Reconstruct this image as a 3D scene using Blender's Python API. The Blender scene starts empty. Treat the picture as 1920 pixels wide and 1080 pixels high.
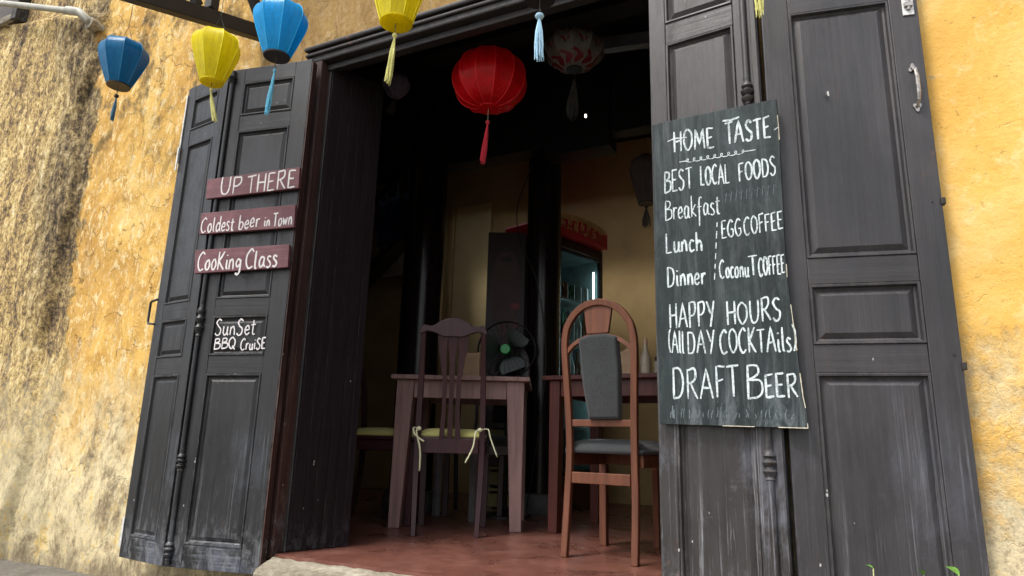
import bpy, bmesh, math, random
from mathutils import Vector, Matrix, noise
random.seed(7)
R = math.radians
scn = bpy.context.scene
# ------------------------------------------------------------------ camera
cam_d = bpy.data.cameras.new('camera'); cam = bpy.data.objects.new('camera', cam_d)
scn.collection.objects.link(cam); scn.camera = cam
cam_d.lens = 1239.0/1920*36; cam_d.sensor_width = 36; cam_d.clip_start = .02; cam_d.clip_end = 500
RC = ((0.8965866, -0.0768556, -0.4361487), (0.4420641, 0.2146426, 0.8709236), (0.0266807, -0.9736641, 0.2264208))
M = Matrix([[RC[i][0], -RC[i][1], -RC[i][2]] for i in range(3)]).to_4x4()
M.translation = Vector((0, -2.05295, .45)); cam.matrix_world = M
# ------------------------------------------------------------------ sky, sun, exposure
SUN_EL, SUN_AZ = R(58), R(205)          # azimuth clockwise from +Y (north): behind the camera, a little left
w = bpy.data.worlds.new('World'); scn.world = w; w.use_nodes = True
nt = w.node_tree; bg = nt.nodes['Background']
sky = nt.nodes.new('ShaderNodeTexSky'); sky.sky_type = 'NISHITA'; sky.sun_disc = False
sky.sun_elevation = SUN_EL; sky.sun_rotation = SUN_AZ; sky.air_density = 1; sky.dust_density = 4; sky.ozone_density = 1
hs = nt.nodes.new('ShaderNodeHueSaturation'); hs.inputs['Saturation'].default_value = .35
nt.links.new(sky.outputs[0], hs.inputs['Color']); nt.links.new(hs.outputs[0], bg.inputs[0]); bg.inputs[1].default_value = .14
sd = bpy.data.lights.new('sun', 'SUN'); sd.energy = 1.45; sd.angle = R(11); sd.color = (1, .965, .91)
so = bpy.data.objects.new('sun', sd); scn.collection.objects.link(so)
sdir = Vector((math.sin(SUN_AZ)*math.cos(SUN_EL), math.cos(SUN_AZ)*math.cos(SUN_EL), math.sin(SUN_EL)))
so.rotation_euler = sdir.to_track_quat('Z', 'Y').to_euler(); so.location = sdir*20
scn.view_settings.view_transform = 'Standard'; scn.view_settings.look = 'None'
scn.view_settings.gamma = 1; scn.view_settings.use_curve_mapping = False
scn.view_settings.exposure = 1.0
scn.render.engine = 'CYCLES'; scn.cycles.use_denoising = True
scn.cycles.max_bounces = 8; scn.cycles.diffuse_bounces = 5

# ------------------------------------------------------------------ helpers
def link(o): scn.collection.objects.link(o); return o
class MB:
    def __init__(s): s.v = []; s.f = []; s.smooth = False
    def add(s, vs, fs):
        n = len(s.v); s.v += [tuple(v) for v in vs]; s.f += [tuple(i+n for i in f) for f in fs]; return s
    def box(s, x0, x1, y0, y1, z0, z1, taper=None):
        vs = [(x, y, z) for z in (z0, z1) for y in (y0, y1) for x in (x0, x1)]
        if taper:
            cx, cy = (x0+x1)/2, (y0+y1)/2
            vs = [((cx+(x-cx)*taper, cy+(y-cy)*taper, z) if z == z0 else (x, y, z)) for x, y, z in vs]
        return s.add(vs, [(0, 2, 3, 1), (4, 5, 7, 6), (0, 1, 5, 4), (1, 3, 7, 5), (3, 2, 6, 7), (2, 0, 4, 6)])
    def tube(s, pts, r, n=8, caps=True, flat=None):
        pts = [Vector(p) for p in pts]; k = len(pts)
        rs = r if isinstance(r, (list, tuple)) else [r]*k
        vs = []; prev = None
        for i, p in enumerate(pts):
            d = (pts[min(i+1, k-1)]-pts[max(i-1, 0)]).normalized()
            a = prev if prev else (Vector((0, 0, 1)) if abs(d.z) < .9 else Vector((1, 0, 0)))
            b = d.cross(a).normalized(); a = b.cross(d).normalized(); prev = a
            for j in range(n):
                t = 2*math.pi*(j+.5)/n
                vs.append(p + a*math.cos(t)*rs[i]*(flat or 1) + b*math.sin(t)*rs[i])
        fs = [(i*n+j, i*n+(j+1) % n, (i+1)*n+(j+1) % n, (i+1)*n+j) for i in range(k-1) for j in range(n)]
        if caps: fs += [tuple(range(n))[::-1], tuple(range((k-1)*n, k*n))]
        return s.add(vs, fs)
    def lathe(s, prof, n=24, c=(0, 0, 0)):
        vs = [(c[0]+r*math.cos(2*math.pi*j/n), c[1]+r*math.sin(2*math.pi*j/n), c[2]+z) for r, z in prof for j in range(n)]
        fs = [(i*n+j, i*n+(j+1) % n, (i+1)*n+(j+1) % n, (i+1)*n+j) for i in range(len(prof)-1) for j in range(n)]
        fs += [tuple(range(n))[::-1], tuple(range((len(prof)-1)*n, len(prof)*n))]
        return s.add(vs, fs)
    def slab(s, poly, y0, y1):            # polygon in x,z extruded along y
        n = len(poly); vs = [(x, y0, z) for x, z in poly]+[(x, y1, z) for x, z in poly]
        return s.add(vs, [tuple(range(n)), tuple(range(n, 2*n))[::-1]]+[(i, i+n, (i+1) % n+n, (i+1) % n) for i in range(n)])
    def bar(s, a, b, wx, wy):             # straight member between two points with rectangular section
        a, b = Vector(a), Vector(b); d = (b-a).normalized()
        u = Vector((1, 0, 0)) if abs(d.x) < .9 else Vector((0, 1, 0)); v = d.cross(u).normalized(); u = v.cross(d).normalized()
        vs = [p+u*sx*wx/2+v*sy*wy/2 for p in (a, b) for sy in (-1, 1) for sx in (-1, 1)]
        return s.add(vs, [(0, 2, 3, 1), (4, 5, 7, 6), (0, 1, 5, 4), (1, 3, 7, 5), (3, 2, 6, 7), (2, 0, 4, 6)])
    def build(s, name, m, parent=None, smooth=False, bevel=0, loc=None, rz=0):
        me = bpy.data.meshes.new(name); me.from_pydata(s.v, [], s.f)
        bm = bmesh.new(); bm.from_mesh(me); bmesh.ops.recalc_face_normals(bm, faces=bm.faces); bm.to_mesh(me); bm.free()
        me.materials.append(m); o = link(bpy.data.objects.new(name, me))
        if parent: o.parent = parent
        if smooth:
            for p in me.polygons: p.use_smooth = True
            if smooth != 'all':
                md = me.attributes.new('sharp_face', 'BOOLEAN', 'FACE') if False else None
                set_auto(me, 40)
        if bevel:
            b = o.modifiers.new('bevel', 'BEVEL'); b.width = bevel; b.segments = 2; b.limit_method = 'ANGLE'; b.angle_limit = R(35)
        if loc: o.location = loc
        if rz: o.rotation_euler.z = rz
        return o
def set_auto(me, deg):
    bm = bmesh.new(); bm.from_mesh(me)
    for e in bm.edges:
        if len(e.link_faces) == 2 and e.calc_face_angle(0) > R(deg): e.smooth = False
    bm.to_mesh(me); bm.free()
def tag(o, label=None, cat=None, group=None, kind=None):
    for k, v in (('label', label), ('category', cat), ('group', group), ('kind', kind)):
        if v: o[k] = v
    return o
def empty(name, loc=(0, 0, 0), rz=0):
    o = link(bpy.data.objects.new(name, None)); o.location = loc; o.rotation_euler.z = rz; o.empty_display_size = .1; return o
def copy_tree(o, parent=None):
    c = o.copy(); link(c); c.parent = parent
    for ch in [x for x in scn.objects if x.parent == o]: copy_tree(ch, c)
    return c

# ------------------------------------------------------------------ materials
class NT:
    def __init__(s, name):
        s.m = bpy.data.materials.new(name); s.m.use_nodes = True; s.t = s.m.node_tree
        s.b = s.t.nodes['Principled BSDF']; s.tc = s.t.nodes.new('ShaderNodeTexCoord')
    def n(s, typ, **kw):
        x = s.t.nodes.new(typ)
        for k, v in kw.items():
            if k.startswith('_'): setattr(x, k[1:], v)
            else: x.inputs[k].default_value = v
        return x
    def l(s, a, b): s.t.links.new(a, b)
    def coords(s, scale=(1, 1, 1), obj=True, loc=(0, 0, 0), warp=0):
        mp = s.n('ShaderNodeMapping'); mp.inputs['Scale'].default_value = scale; mp.inputs['Location'].default_value = loc
        s.l(s.tc.outputs['Object'], mp.inputs[0]); return mp.outputs[0]
    def noise(s, scale=(1, 1, 1), sc=5, det=6, ro=.6, dist=0, loc=(0, 0, 0)):
        x = s.n('ShaderNodeTexNoise', Scale=sc, Detail=det, Roughness=ro, Distortion=dist)
        s.l(s.coords(scale, loc=loc), x.inputs[0]); return x.outputs[0]
    def ramp(s, src, stops, interp='LINEAR'):
        r = s.n('ShaderNodeValToRGB'); e = r.color_ramp.elements; r.color_ramp.interpolation = interp
        while len(e) < len(stops): e.new(.5)
        for k, (p, c) in enumerate(stops):
            e[k].position = p; e[k].color = (c, c, c, 1) if not hasattr(c, '__len__') else (*c, 1)
        s.l(src, r.inputs[0]); return r.outputs[0]
    def mix(s, f, a, b, mode='MIX'):
        x = s.n('ShaderNodeMix', _data_type='RGBA', _blend_type=mode)
        for sock, v in ((0, f), (6, a), (7, b)):
            if hasattr(v, 'links'): s.l(v, x.inputs[sock])
            else: x.inputs[sock].default_value = v if sock == 0 else (*v, 1)
        return x.outputs[2]
    def math(s, op, a, b=0, c=0, clamp=False):
        x = s.n('ShaderNodeMath', _operation=op, _use_clamp=clamp)
        for i, v in enumerate((a, b, c)):
            if hasattr(v, 'links'): s.l(v, x.inputs[i])
            else: x.inputs[i].default_value = v
        return x.outputs[0]
    def xyz(s):
        x = s.n('ShaderNodeSeparateXYZ'); s.l(s.tc.outputs['Object'], x.inputs[0]); return x.outputs
    def out(s, col=None, rough=None, bump=None, bs=.5, bd=.01, metal=0, spec=.5, **kw):
        b = s.b
        for k, v in (('Base Color', col), ('Roughness', rough)):
            if v is None: continue
            if hasattr(v, 'links'): s.l(v, b.inputs[k])
            else: b.inputs[k].default_value = (*v, 1) if hasattr(v, '__len__') else v
        if bump is not None:
            bp = s.n('ShaderNodeBump', Strength=bs, Distance=bd); s.l(bump, bp.inputs['Height']); s.l(bp.outputs[0], b.inputs['Normal'])
        b.inputs['Metallic'].default_value = metal; b.inputs['Specular IOR Level'].default_value = spec
        for k, v in kw.items(): b.inputs[k.replace('_', ' ')].default_value = v
        return s.m
def flat(name, c, rough=.6, var=.25, sc=12, metal=0, bump=.15, scale=(1, 1, 1), spec=.5):
    t = NT(name); n = t.noise(scale, sc)
    lo = tuple(x*(1-var) for x in c); hi = tuple(min(1, x*(1+var)) for x in c)
    return t.out(t.ramp(n, [(.3, lo), (.7, hi)]), rough, n, bump, .004, metal, spec)

def wood_paint(name, c, scratch=(.22, .22, .23), low=.55, worn=(.10, .045, .03), amt=1.0, rough=.42, spec=.5, gr=.42, hz=False):
    t = NT(name)
    def S(v, a): return t.math('MULTIPLY', t.math('SUBTRACT', v, .5), a)
    grain = t.noise((2.0, 75, 75) if hz else (75, 75, 2.0), 1, 7, .68, .4); big = t.noise((2.2, 2.2, 1.2), 1.5, 8, .7)
    fine = t.noise((22, 22, 9), 1, 6, .78); mid = t.noise((7, 7, 1.6), 1, 8, .74, .4, (4, 1, 7))
    base = t.ramp(t.math('ADD', .5, t.math('ADD', S(big, 1), S(mid, .7))), [(.28, tuple(x*.6 for x in c)), (.52, c), (.78, tuple(x*1.6 for x in c))])
    base = t.mix(t.math('MULTIPLY', t.ramp(grain, [(.45, 0), (.68, 1)]), gr), base, tuple(x*2.3 for x in c))
    base = t.mix(t.ramp(grain, [(.30, gr*1.3), (.42, 0)]), base, tuple(x*.4 for x in c))
    z = t.xyz()[2]
    zf = t.ramp(t.math('ADD', t.math('MULTIPLY', z, .5), t.math('MULTIPLY', big, .4)), [(.12, 1), (.22+low*.6, .06)])
    st = t.noise((1.5, 65, 65) if hz else (65, 65, 1.1), 1, 8, .78, .8, (3, 1, 2))
    patch = t.ramp(mid, [(.42, .1), (.62, 1)])
    scr = t.math('MULTIPLY', t.math('MULTIPLY', t.math('MULTIPLY', t.ramp(st, [(.54, 0), (.64, 1)]), zf), patch), 1.0*amt, clamp=True)
    col = t.mix(scr, base, scratch)
    sc2 = t.math('MULTIPLY', t.math('MULTIPLY', t.ramp(t.noise((3.5, 3.5, 2.0), 1, 10, .78, .6, (7, 2, 1)), [(.50, 0), (.64, 1)]), zf), .55*amt, clamp=True)
    col = t.mix(sc2, col, (scratch[0]*.50, scratch[1]*.52, scratch[2]*.60))
    bare = t.math('MULTIPLY', t.ramp(t.noise((9, 9, 2.2), 1, 9, .75, .6, (1, 5, 3)), [(.62, 0), (.69, 1)]), .7*amt, clamp=True)
    col = t.mix(bare, col, worn)
    foot = t.math('MULTIPLY', t.ramp(t.math('ADD', z, S(mid, .35)), [(.0, 1), (.16, 0)]), t.ramp(t.noise((30, 30, 14), 1, 9, .85, .5, (6, 6, 2)), [(.49, 0), (.56, .5)]))
    col = t.mix(t.math('MULTIPLY', foot, min(1, amt*.6), clamp=True), col, (.22, .225, .235))
    vo = t.n('ShaderNodeTexVoronoi', Scale=40); t.l(t.coords((1, 1, .6)), vo.inputs[0])
    chip = t.math('MULTIPLY', t.ramp(t.math('ADD', vo.outputs['Distance'], S(fine, .5)), [(.05, 1), (.09, 0)]), t.ramp(t.math('ADD', t.noise((5, 5, 5), 1, 4, .6, 0, (2, 2, 9)), t.math('MULTIPLY', zf, .12)), [(.60, 0), (.66, 1)]))
    col = t.mix(t.math('MULTIPLY', chip, .9*amt, clamp=True), col, (.48, .48, .46))
    bv = t.n('ShaderNodeBevel', Radius=.0035); bv.samples = 3; ge = t.n('ShaderNodeNewGeometry'); dp = t.n('ShaderNodeVectorMath', _operation='DOT_PRODUCT')
    t.l(bv.outputs[0], dp.inputs[0]); t.l(ge.outputs['Normal'], dp.inputs[1])
    ew = t.math('MULTIPLY', t.ramp(dp.outputs['Value'], [(.86, 1), (.985, 0)]), t.ramp(t.math('ADD', fine, S(mid, .8)), [(.47, 0), (.60, .8)]))
    col = t.mix(t.math('MULTIPLY', ew, min(1, amt*.7), clamp=True), col, (.20, .18, .17))
    rg = t.ramp(t.math('ADD', .5, t.math('ADD', S(fine, .8), S(mid, .9))), [(.3, rough-.12), (.7, rough+.25)])
    h = t.math('ADD', t.math('MULTIPLY', grain, .7), t.math('MULTIPLY', fine, .4))
    return t.out(col, rg, h, .2+gr*.6, .005, spec=spec)
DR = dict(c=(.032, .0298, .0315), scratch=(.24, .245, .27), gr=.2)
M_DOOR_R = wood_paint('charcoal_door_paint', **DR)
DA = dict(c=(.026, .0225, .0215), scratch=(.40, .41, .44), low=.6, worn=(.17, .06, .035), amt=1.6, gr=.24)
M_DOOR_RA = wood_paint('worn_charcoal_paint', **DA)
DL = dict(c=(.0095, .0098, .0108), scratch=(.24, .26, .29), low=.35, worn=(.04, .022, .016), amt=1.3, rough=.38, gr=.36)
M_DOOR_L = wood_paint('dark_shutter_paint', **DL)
HZ = {M_DOOR_R: wood_paint('charcoal_rail_paint', hz=True, **DR), M_DOOR_RA: wood_paint('worn_rail_paint', hz=True, **DA), M_DOOR_L: wood_paint('dark_rail_paint', hz=True, **DL)}
M_FRAME = wood_paint('frame_wood', (.016, .0135, .013), (.18, .15, .13), .4, (.16, .05, .025), 1.2, .5)
M_EDGE = wood_paint('bare_red_edge', (.034, .014, .011), (.26, .16, .12), 1.0, (.19, .055, .030), 2.2, .62, .35)
M_PLANK = wood_paint('plank_wood', (.0095, .0060, .0070), (.07, .05, .05), .35, (.05, .02, .02), .5, .72, .15)

def plaster_left():
    t = NT('weathered_yellow_plaster'); X, Y, Z = t.xyz()
    def S(v, a): return t.math('MULTIPLY', t.math('SUBTRACT', v, .5), a)
    v1 = t.noise((1, 1, .45), 2.6, 10, .68, .4); v2 = t.noise((1, 1, .8), 8, 10, .75, .3, (4, 3, 2)); v3 = t.noise((10, 10, 1.3), 1.0, 10, .74, 1.2)
    f1 = t.noise((1, 1, .6), 38, 8, .82); f2 = t.noise((1, 1, .5), 24, 8, .8, .4, (7, 7, 1))
    g1 = t.noise((1, 1, .7), 75, 5, .8, 0, (3, 9, 3))
    yel = t.ramp(v1, [(.30, (.36, .20, .055)), (.42, (.58, .33, .08)), (.54, (.68, .42, .11)), (.64, (.74, .50, .17)), (.76, (.78, .64, .36))])
    yel = t.mix(t.ramp(v2, [(.50, 0), (.58, .75)]), yel, (.47, .255, .055))
    yel = t.mix(t.ramp(f2, [(.53, 0), (.58, .8)]), yel, (.80, .66, .38))
    yel = t.mix(t.ramp(f1, [(.36, .85), (.42, 0)]), yel, (.25, .15, .05))
    yel = t.mix(t.ramp(g1, [(.58, 0), (.63, .6)]), yel, (.84, .74, .48))
    yel = t.mix(t.ramp(g1, [(.36, .6), (.41, 0)]), yel, (.33, .19, .06))
    cw = t.n('ShaderNodeTexVoronoi', _feature='DISTANCE_TO_EDGE', Scale=1.5)
    cn = t.n('ShaderNodeTexNoise', Scale=5, Detail=8); t.l(t.tc.outputs['Object'], cn.inputs[0]); cs = t.n('ShaderNodeVectorMath', _operation='SCALE'); cs.inputs['Scale'].default_value = .5
    ca = t.n('ShaderNodeVectorMath', _operation='ADD'); t.l(cn.outputs['Color'], cs.inputs[0]); t.l(t.tc.outputs['Object'], ca.inputs[0]); t.l(cs.outputs[0], ca.inputs[1]); t.l(ca.outputs[0], cw.inputs[0])
    crack = t.math('MULTIPLY', t.ramp(cw.outputs['Distance'], [(0, 1), (.006, 0)]), t.ramp(v2, [(.42, .2), (.55, .9)]))
    yel = t.mix(crack, yel, (.17, .10, .04))
    yel = t.mix(t.ramp(v3, [(.55, 0), (.68, .6)]), yel, (.50, .36, .17))
    yel = t.mix(t.ramp(t.noise((1, 1, .5), 3.4, 9, .75, .5, (2, 8, 3)), [(.56, 0), (.66, .65)]), yel, (.33, .23, .12))
    # mouldy spots near the top right
    sp = t.math('MULTIPLY', t.ramp(t.noise((1, 1, .7), 5.5, 10, .78, .3, (9, 0, 4)), [(.50, 0), (.60, 1)]), t.ramp(t.math('MULTIPLY', Z, .3), [(.44, 0), (.62, .9)]))
    yel = t.mix(sp, yel, t.ramp(f1, [(.35, (.05, .035, .018)), (.6, (.22, .15, .06))]))
    # rough stained zone on the far left
    st = t.noise((6, 6, .8), 1.2, 14, .84, .5, (2, 2, 2)); s2 = t.noise((1, 1, .55), 20, 10, .9, .2, (5, 5, 5))
    g2 = t.noise((1, 1, .75), 48, 6, .85, 0, (1, 3, 6)); mo = t.math('ADD', .5, t.math('ADD', t.math('ADD', S(st, .8), S(s2, .9)), S(g2, .8)))
    dark = t.ramp(mo, [(.24, (.012, .010, .008)), (.36, (.07, .052, .036)), (.43, (.19, .13, .080)), (.49, (.38, .26, .12)), (.54, (.60, .42, .14)), (.60, (.78, .62, .30)), (.70, (.84, .78, .60))])
    edge = t.math('ADD', X, S(v1, 1.5))
    band = t.math('MULTIPLY', t.ramp(t.math('MULTIPLY', t.math('ADD', edge, 5.0), .6), [(.46, 0), (.58, .85)]), t.math('MULTIPLY', t.ramp(s2, [(.40, 1), (.60, .45)]), t.ramp(t.math('MULTIPLY', Z, .3), [(.25, 0), (.42, 1)])))
    dark = t.mix(t.ramp(g1, [(.59, 0), (.64, .75)]), dark, (.80, .68, .42)); dark = t.mix(t.ramp(g1, [(.35, .8), (.41, 0)]), dark, (.04, .03, .02))
    dark = t.mix(band, dark, t.ramp(mo, [(.34, (.012, .010, .008)), (.52, (.07, .055, .040)), (.64, (.26, .20, .14)), (.76, (.62, .56, .45))]))
    # dirty green-grey streak down the middle and pale scar
    bz = t.math('ADD', t.math('ADD', X, S(v2, .5)), t.math('MULTIPLY', Z, .09))
    left = t.ramp(t.math('ADD', t.math('MULTIPLY', bz, -1), -3.2), [(.42, 0), (.45, 1)])
    col = t.mix(left, yel, dark)
    # pale limewash and grey in the lower part
    low = t.noise((1, 1, .6), 4.5, 12, .80, .4, (8, 1, 1))
    pale = t.ramp(t.math('ADD', .5, t.math('ADD', S(low, .9), S(f1, .7))), [(.28, (.10, .08, .05)), (.36, (.28, .22, .13)), (.44, (.54, .45, .27)), (.54, (.72, .63, .40)), (.62, (.72, .50, .15)), (.76, (.82, .75, .52))])
    lz = t.ramp(t.math('ADD', t.math('ADD', t.math('MULTIPLY', Z, .5), t.math('MULTIPLY', v1, .9)), S(v2, .5)), [(.62, .92), (.86, 0)])
    col = t.mix(lz, col, pale)
    lowst = t.math('MULTIPLY', t.ramp(t.noise((1, 1, .8), 2.3, 10, .75, .4, (6, 3, 5)), [(.52, 0), (.60, .8)]), t.ramp(t.math('MULTIPLY', Z, 1), [(.45, 1), (.8, 0)]))
    col = t.mix(lowst, col, t.ramp(t.math('ADD', .5, t.math('ADD', S(g1, .9), S(v2, .8))), [(.36, (.06, .045, .03)), (.52, (.20, .14, .08)), (.66, (.56, .46, .28))]))
    gz = t.math('MULTIPLY', t.ramp(t.math('ADD', t.math('MULTIPLY', Z, 1.4), low), [(.22, 1), (.42, 0)]), .7)
    col = t.mix(gz, col, (.11, .082, .055))
    # wall above the door: browner and darker
    ab = t.math('MULTIPLY', t.math('MULTIPLY', t.ramp(t.math('ADD', X, 2.75), [(.02, 0), (.35, .95)]), t.ramp(t.math('MULTIPLY', Z, .3), [(.55, 0), (.63, 1)])), t.ramp(v1, [(.3, 1), (.75, .7)]))
    col = t.mix(ab, col, t.ramp(t.math('ADD', .5, t.math('ADD', S(v2, 1), S(f1, .5))), [(.33, (.10, .06, .025)), (.5, (.235, .145, .055)), (.66, (.36, .25, .12))]))
    h = t.math('ADD', t.math('ADD', t.math('MULTIPLY', t.math('ADD', f1, t.math('MULTIPLY', crack, -.9)), .8), t.math('MULTIPLY', g1, .5)), t.math('MULTIPLY', t.math('MULTIPLY', s2, left), 1.4))
    return t.out(col, .9, h, .8, .011, spec=.2)
def plaster_right():
    t = NT('yellow_lime_plaster'); X, Y, Z = t.xyz()
    v1 = t.noise((1, 1, .5), 2.2, 10, .70, .4); v2 = t.noise((1, 1, .8), 11, 9, .78); f1 = t.noise((1, 1, 1), 60, 6, .8); hz = t.noise((1, 1, 6), 6, 8, .7, 0, (3, 1, 2))
    col = t.ramp(v1, [(.32, (.68, .36, .07)), (.46, (.77, .46, .115)), (.58, (.82, .56, .21)), (.72, (.86, .70, .41))])
    col = t.mix(t.ramp(v2, [(.52, 0), (.66, .55)]), col, (.86, .68, .36))
    col = t.mix(t.ramp(hz, [(.52, 0), (.68, .35)]), col, (.66, .34, .06))
    col = t.mix(t.ramp(f1, [(.30, .55), (.42, 0)]), col, (.50, .27, .06))
    col = t.mix(t.math('MULTIPLY', t.ramp(t.noise((1, 1, 1), 30, 6, .8, 0, (3, 3, 3)), [(.60, 0), (.65, .8)]), t.ramp(v1, [(.45, 1), (.6, 0)])), col, (.30, .19, .07))
    pe = t.noise((1, 1, .8), 3.6, 10, .76, .3, (1, 6, 4))
    grey = t.ramp(t.math('ADD', .5, t.math('ADD', t.math('MULTIPLY', t.math('SUBTRACT', f1, .5), .9), t.math('MULTIPLY', t.math('SUBTRACT', v2, .5), .9))), [(.28, (.20, .16, .10)), (.45, (.44, .37, .24)), (.6, (.66, .57, .37)), (.75, (.72, .50, .2))])
    pz = t.ramp(t.math('ADD', t.math('MULTIPLY', Z, .42), pe), [(.60, 1), (.76, 0)])
    col = t.mix(t.math('MULTIPLY', pz, .95), col, grey)
    pk = t.ramp(t.noise((1, 1, 1), 4, 10, .8, .5, (11, 4, 2)), [(.63, 0), (.66, .9)])
    col = t.mix(pk, col, (.36, .31, .21))
    vo = t.n('ShaderNodeTexVoronoi', _feature='DISTANCE_TO_EDGE', Scale=2.1)
    wp = t.n('ShaderNodeVectorMath', _operation='ADD'); nz = t.n('ShaderNodeTexNoise', Scale=6, Detail=6); t.l(t.tc.outputs['Object'], nz.inputs[0]); t.l(t.tc.outputs['Object'], wp.inputs[0])
    sc_ = t.n('ShaderNodeVectorMath', _operation='SCALE'); sc_.inputs['Scale'].default_value = .35; t.l(nz.outputs['Color'], sc_.inputs[0]); t.l(sc_.outputs[0], wp.inputs[1]); t.l(wp.outputs[0], vo.inputs[0])
    ck = t.math('MULTIPLY', t.ramp(vo.outputs['Distance'], [(.0, 1), (.006, 0)]), t.ramp(v1, [(.45, 0), (.55, .7)]))
    col = t.mix(ck, col, (.30, .17, .05))
    h = t.math('ADD', t.math('MULTIPLY', f1, .5), t.math('ADD', t.math('MULTIPLY', v2, .6), t.math('MULTIPLY', t.math('ADD', pz, ck), -.8)))
    return t.out(col, .88, h, .6, .012, spec=.25)
M_WALL_L = plaster_left(); M_WALL_R = plaster_right()

def stone_mat(name, a, b, c):
    t = NT(name); n = t.noise((1, 1, 1), 7, 10, .72); f = t.noise((1, 1, 1), 55, 5, .7)
    col = t.ramp(t.math('ADD', t.math('MULTIPLY', n, .6), t.math('MULTIPLY', f, .4)), [(.36, a), (.5, b), (.64, c)])
    return t.out(col, .85, f, .6, .008, spec=.3)
M_STONE = stone_mat('pale_sill_stone', (.11, .09, .06), (.29, .255, .19), (.46, .42, .33))
M_STREET = stone_mat('street_concrete', (.07, .06, .05), (.13, .12, .10), (.2, .19, .17))
def floor_mat():
    t = NT('red_cement_floor'); n = t.noise((1, 1, 1), 3.2, 9, .68, .6); f = t.noise((1, 1, 1), 40, 5, .7)
    col = t.ramp(n, [(.3, (.085, .033, .024)), (.5, (.145, .055, .040)), (.7, (.20, .085, .062))])
    m = t.noise((1, 1, 1), 9, 9, .8, 1.0, (5, 2, 2)); col = t.mix(t.ramp(m, [(.52, 0), (.66, .5)]), col, (.26, .14, .105)); col = t.mix(t.ramp(m, [(.30, .25), (.40, 0)]), col, (.07, .022, .016))
    col = t.mix(t.ramp(f, [(.55, 0), (.75, .3)]), col, (.32, .16, .12))
    return t.out(col, t.ramp(n, [(.3, .2), (.7, .42)]), f, .12, .003, spec=.5)
M_FLOOR = floor_mat()
M_INWALL = flat('inner_yellow_paint', (.46, .325, .145), .85, .18, 2.5)
M_INPALE = flat('inner_pale_paint', (.34, .30, .2), .85, .15, 3)
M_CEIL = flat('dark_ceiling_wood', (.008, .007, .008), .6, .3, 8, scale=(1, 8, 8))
def lacquer(name, c, rough):
    t = NT(name); g = t.noise((40, 40, 2), 1, 5, .6)
    return t.out(t.ramp(g, [(.3, tuple(x*.7 for x in c)), (.7, tuple(x*1.4 for x in c))]), rough, g, .2, .002, spec=.35)
M_COL = lacquer('column_lacquer', (.012, .009, .009), .22)
M_CH1 = lacquer('dark_mahogany', (.032, .0070, .0100), .36)
M_CH2 = lacquer('orange_brown_wood', (.125, .044, .022), .55)
M_TB1 = lacquer('mauve_brown_wood', (.27, .165, .15), .5)
M_TB2 = lacquer('red_brown_wood', (.085, .022, .017), .4)
def fabric(name, c, sc=220, var=.35, rough=.9):
    t = NT(name); n = t.noise((1, 1, 1), sc, 3, .7); b = t.noise((1, 1, 1), 8, 4, .6)
    col = t.ramp(t.math('ADD', t.math('MULTIPLY', n, .7), t.math('MULTIPLY', b, .3)), [(.35, tuple(x*(1-var) for x in c)), (.65, tuple(min(1, x*(1+var)) for x in c))])
    return t.out(col, rough, n, .4, .002, spec=.2, Sheen_Weight=.2)
M_GREYF = fabric('grey_tweed', (.040, .043, .045)); M_BLUEF = fabric('slate_blue_fabric', (.024, .029, .037))
M_CUSH = fabric('lime_cushion_cloth', (.46, .43, .15), 120, .15); M_TIE = fabric('pale_cotton_tie', (.62, .62, .40), 120, .15)
M_BLACK = flat('black_iron', (.012, .012, .013), .45, .3, 20, .0); M_IRON = flat('old_iron', (.04, .035, .032), .5, .4, 30, .5)
M_STEEL = flat('worn_steel', (.36, .34, .32), .42, .4, 90, .8); M_WHITE = flat('chipped_white_metal', (.62, .62, .6), .45, .3, 70, .2)
M_TRUSS = flat('bracket_dark_paint', (.016, .014, .015), .55, .3, 12)
M_PIPE = flat('old_white_pipe', (.36, .35, .29), .5, .25, 9)
def chalk(name, c=(.60, .66, .67), dim=(.10, .125, .13), lo=.38, hi=.52):
    t = NT(name); n = t.noise((1, 1, 1), 170, 4, .85); b = t.noise((1, 1, 1), 30, 4, .8)
    return t.out(t.ramp(t.math('ADD', t.math('MULTIPLY', n, .55), t.math('MULTIPLY', b, .45)), [(lo, dim), (hi, c)]), .95, spec=.1)
M_CHALK = chalk('white_chalk'); M_PAINTW = chalk('white_brush_paint', (.64, .61, .60), (.42, .33, .34), .30, .44)
M_CHALKF = chalk('faded_chalk', (.20, .23, .25), (.06, .075, .08), .40, .62)
def board_mat():
    t = NT('chalkboard_green_black'); a = t.noise((3, 3, 1.2), 1.6, 9, .72, .8); s = t.noise((40, 40, 2), 1, 6, .7, .5); f = t.noise((1, 1, 1), 90, 4, .7)
    z = t.xyz()[2]
    col = t.ramp(a, [(.32, (.010, .014, .0145)), (.52, (.021, .029, .030)), (.72, (.046, .060, .062))])
    col = t.mix(t.math('MULTIPLY', t.ramp(s, [(.5, 0), (.72, 1)]), .35), col, (.16, .18, .18))
    lowf = t.math('MULTIPLY', t.ramp(z, [(.5, 1), (.68, .25)]), t.ramp(t.noise((14, 14, 3), 1, 7, .75, .8, (2, 7, 1)), [(.5, 0), (.68, .6)]))
    col = t.mix(lowf, col, (.26, .29, .31))
    return t.out(col, t.ramp(f, [(.3, .6), (.7, .85)]), f, .15, .002, spec=.25)
M_BOARD = board_mat(); M_BEDGE = flat('raw_board_edge', (.50, .46, .36), .8, .4, 40)
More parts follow.
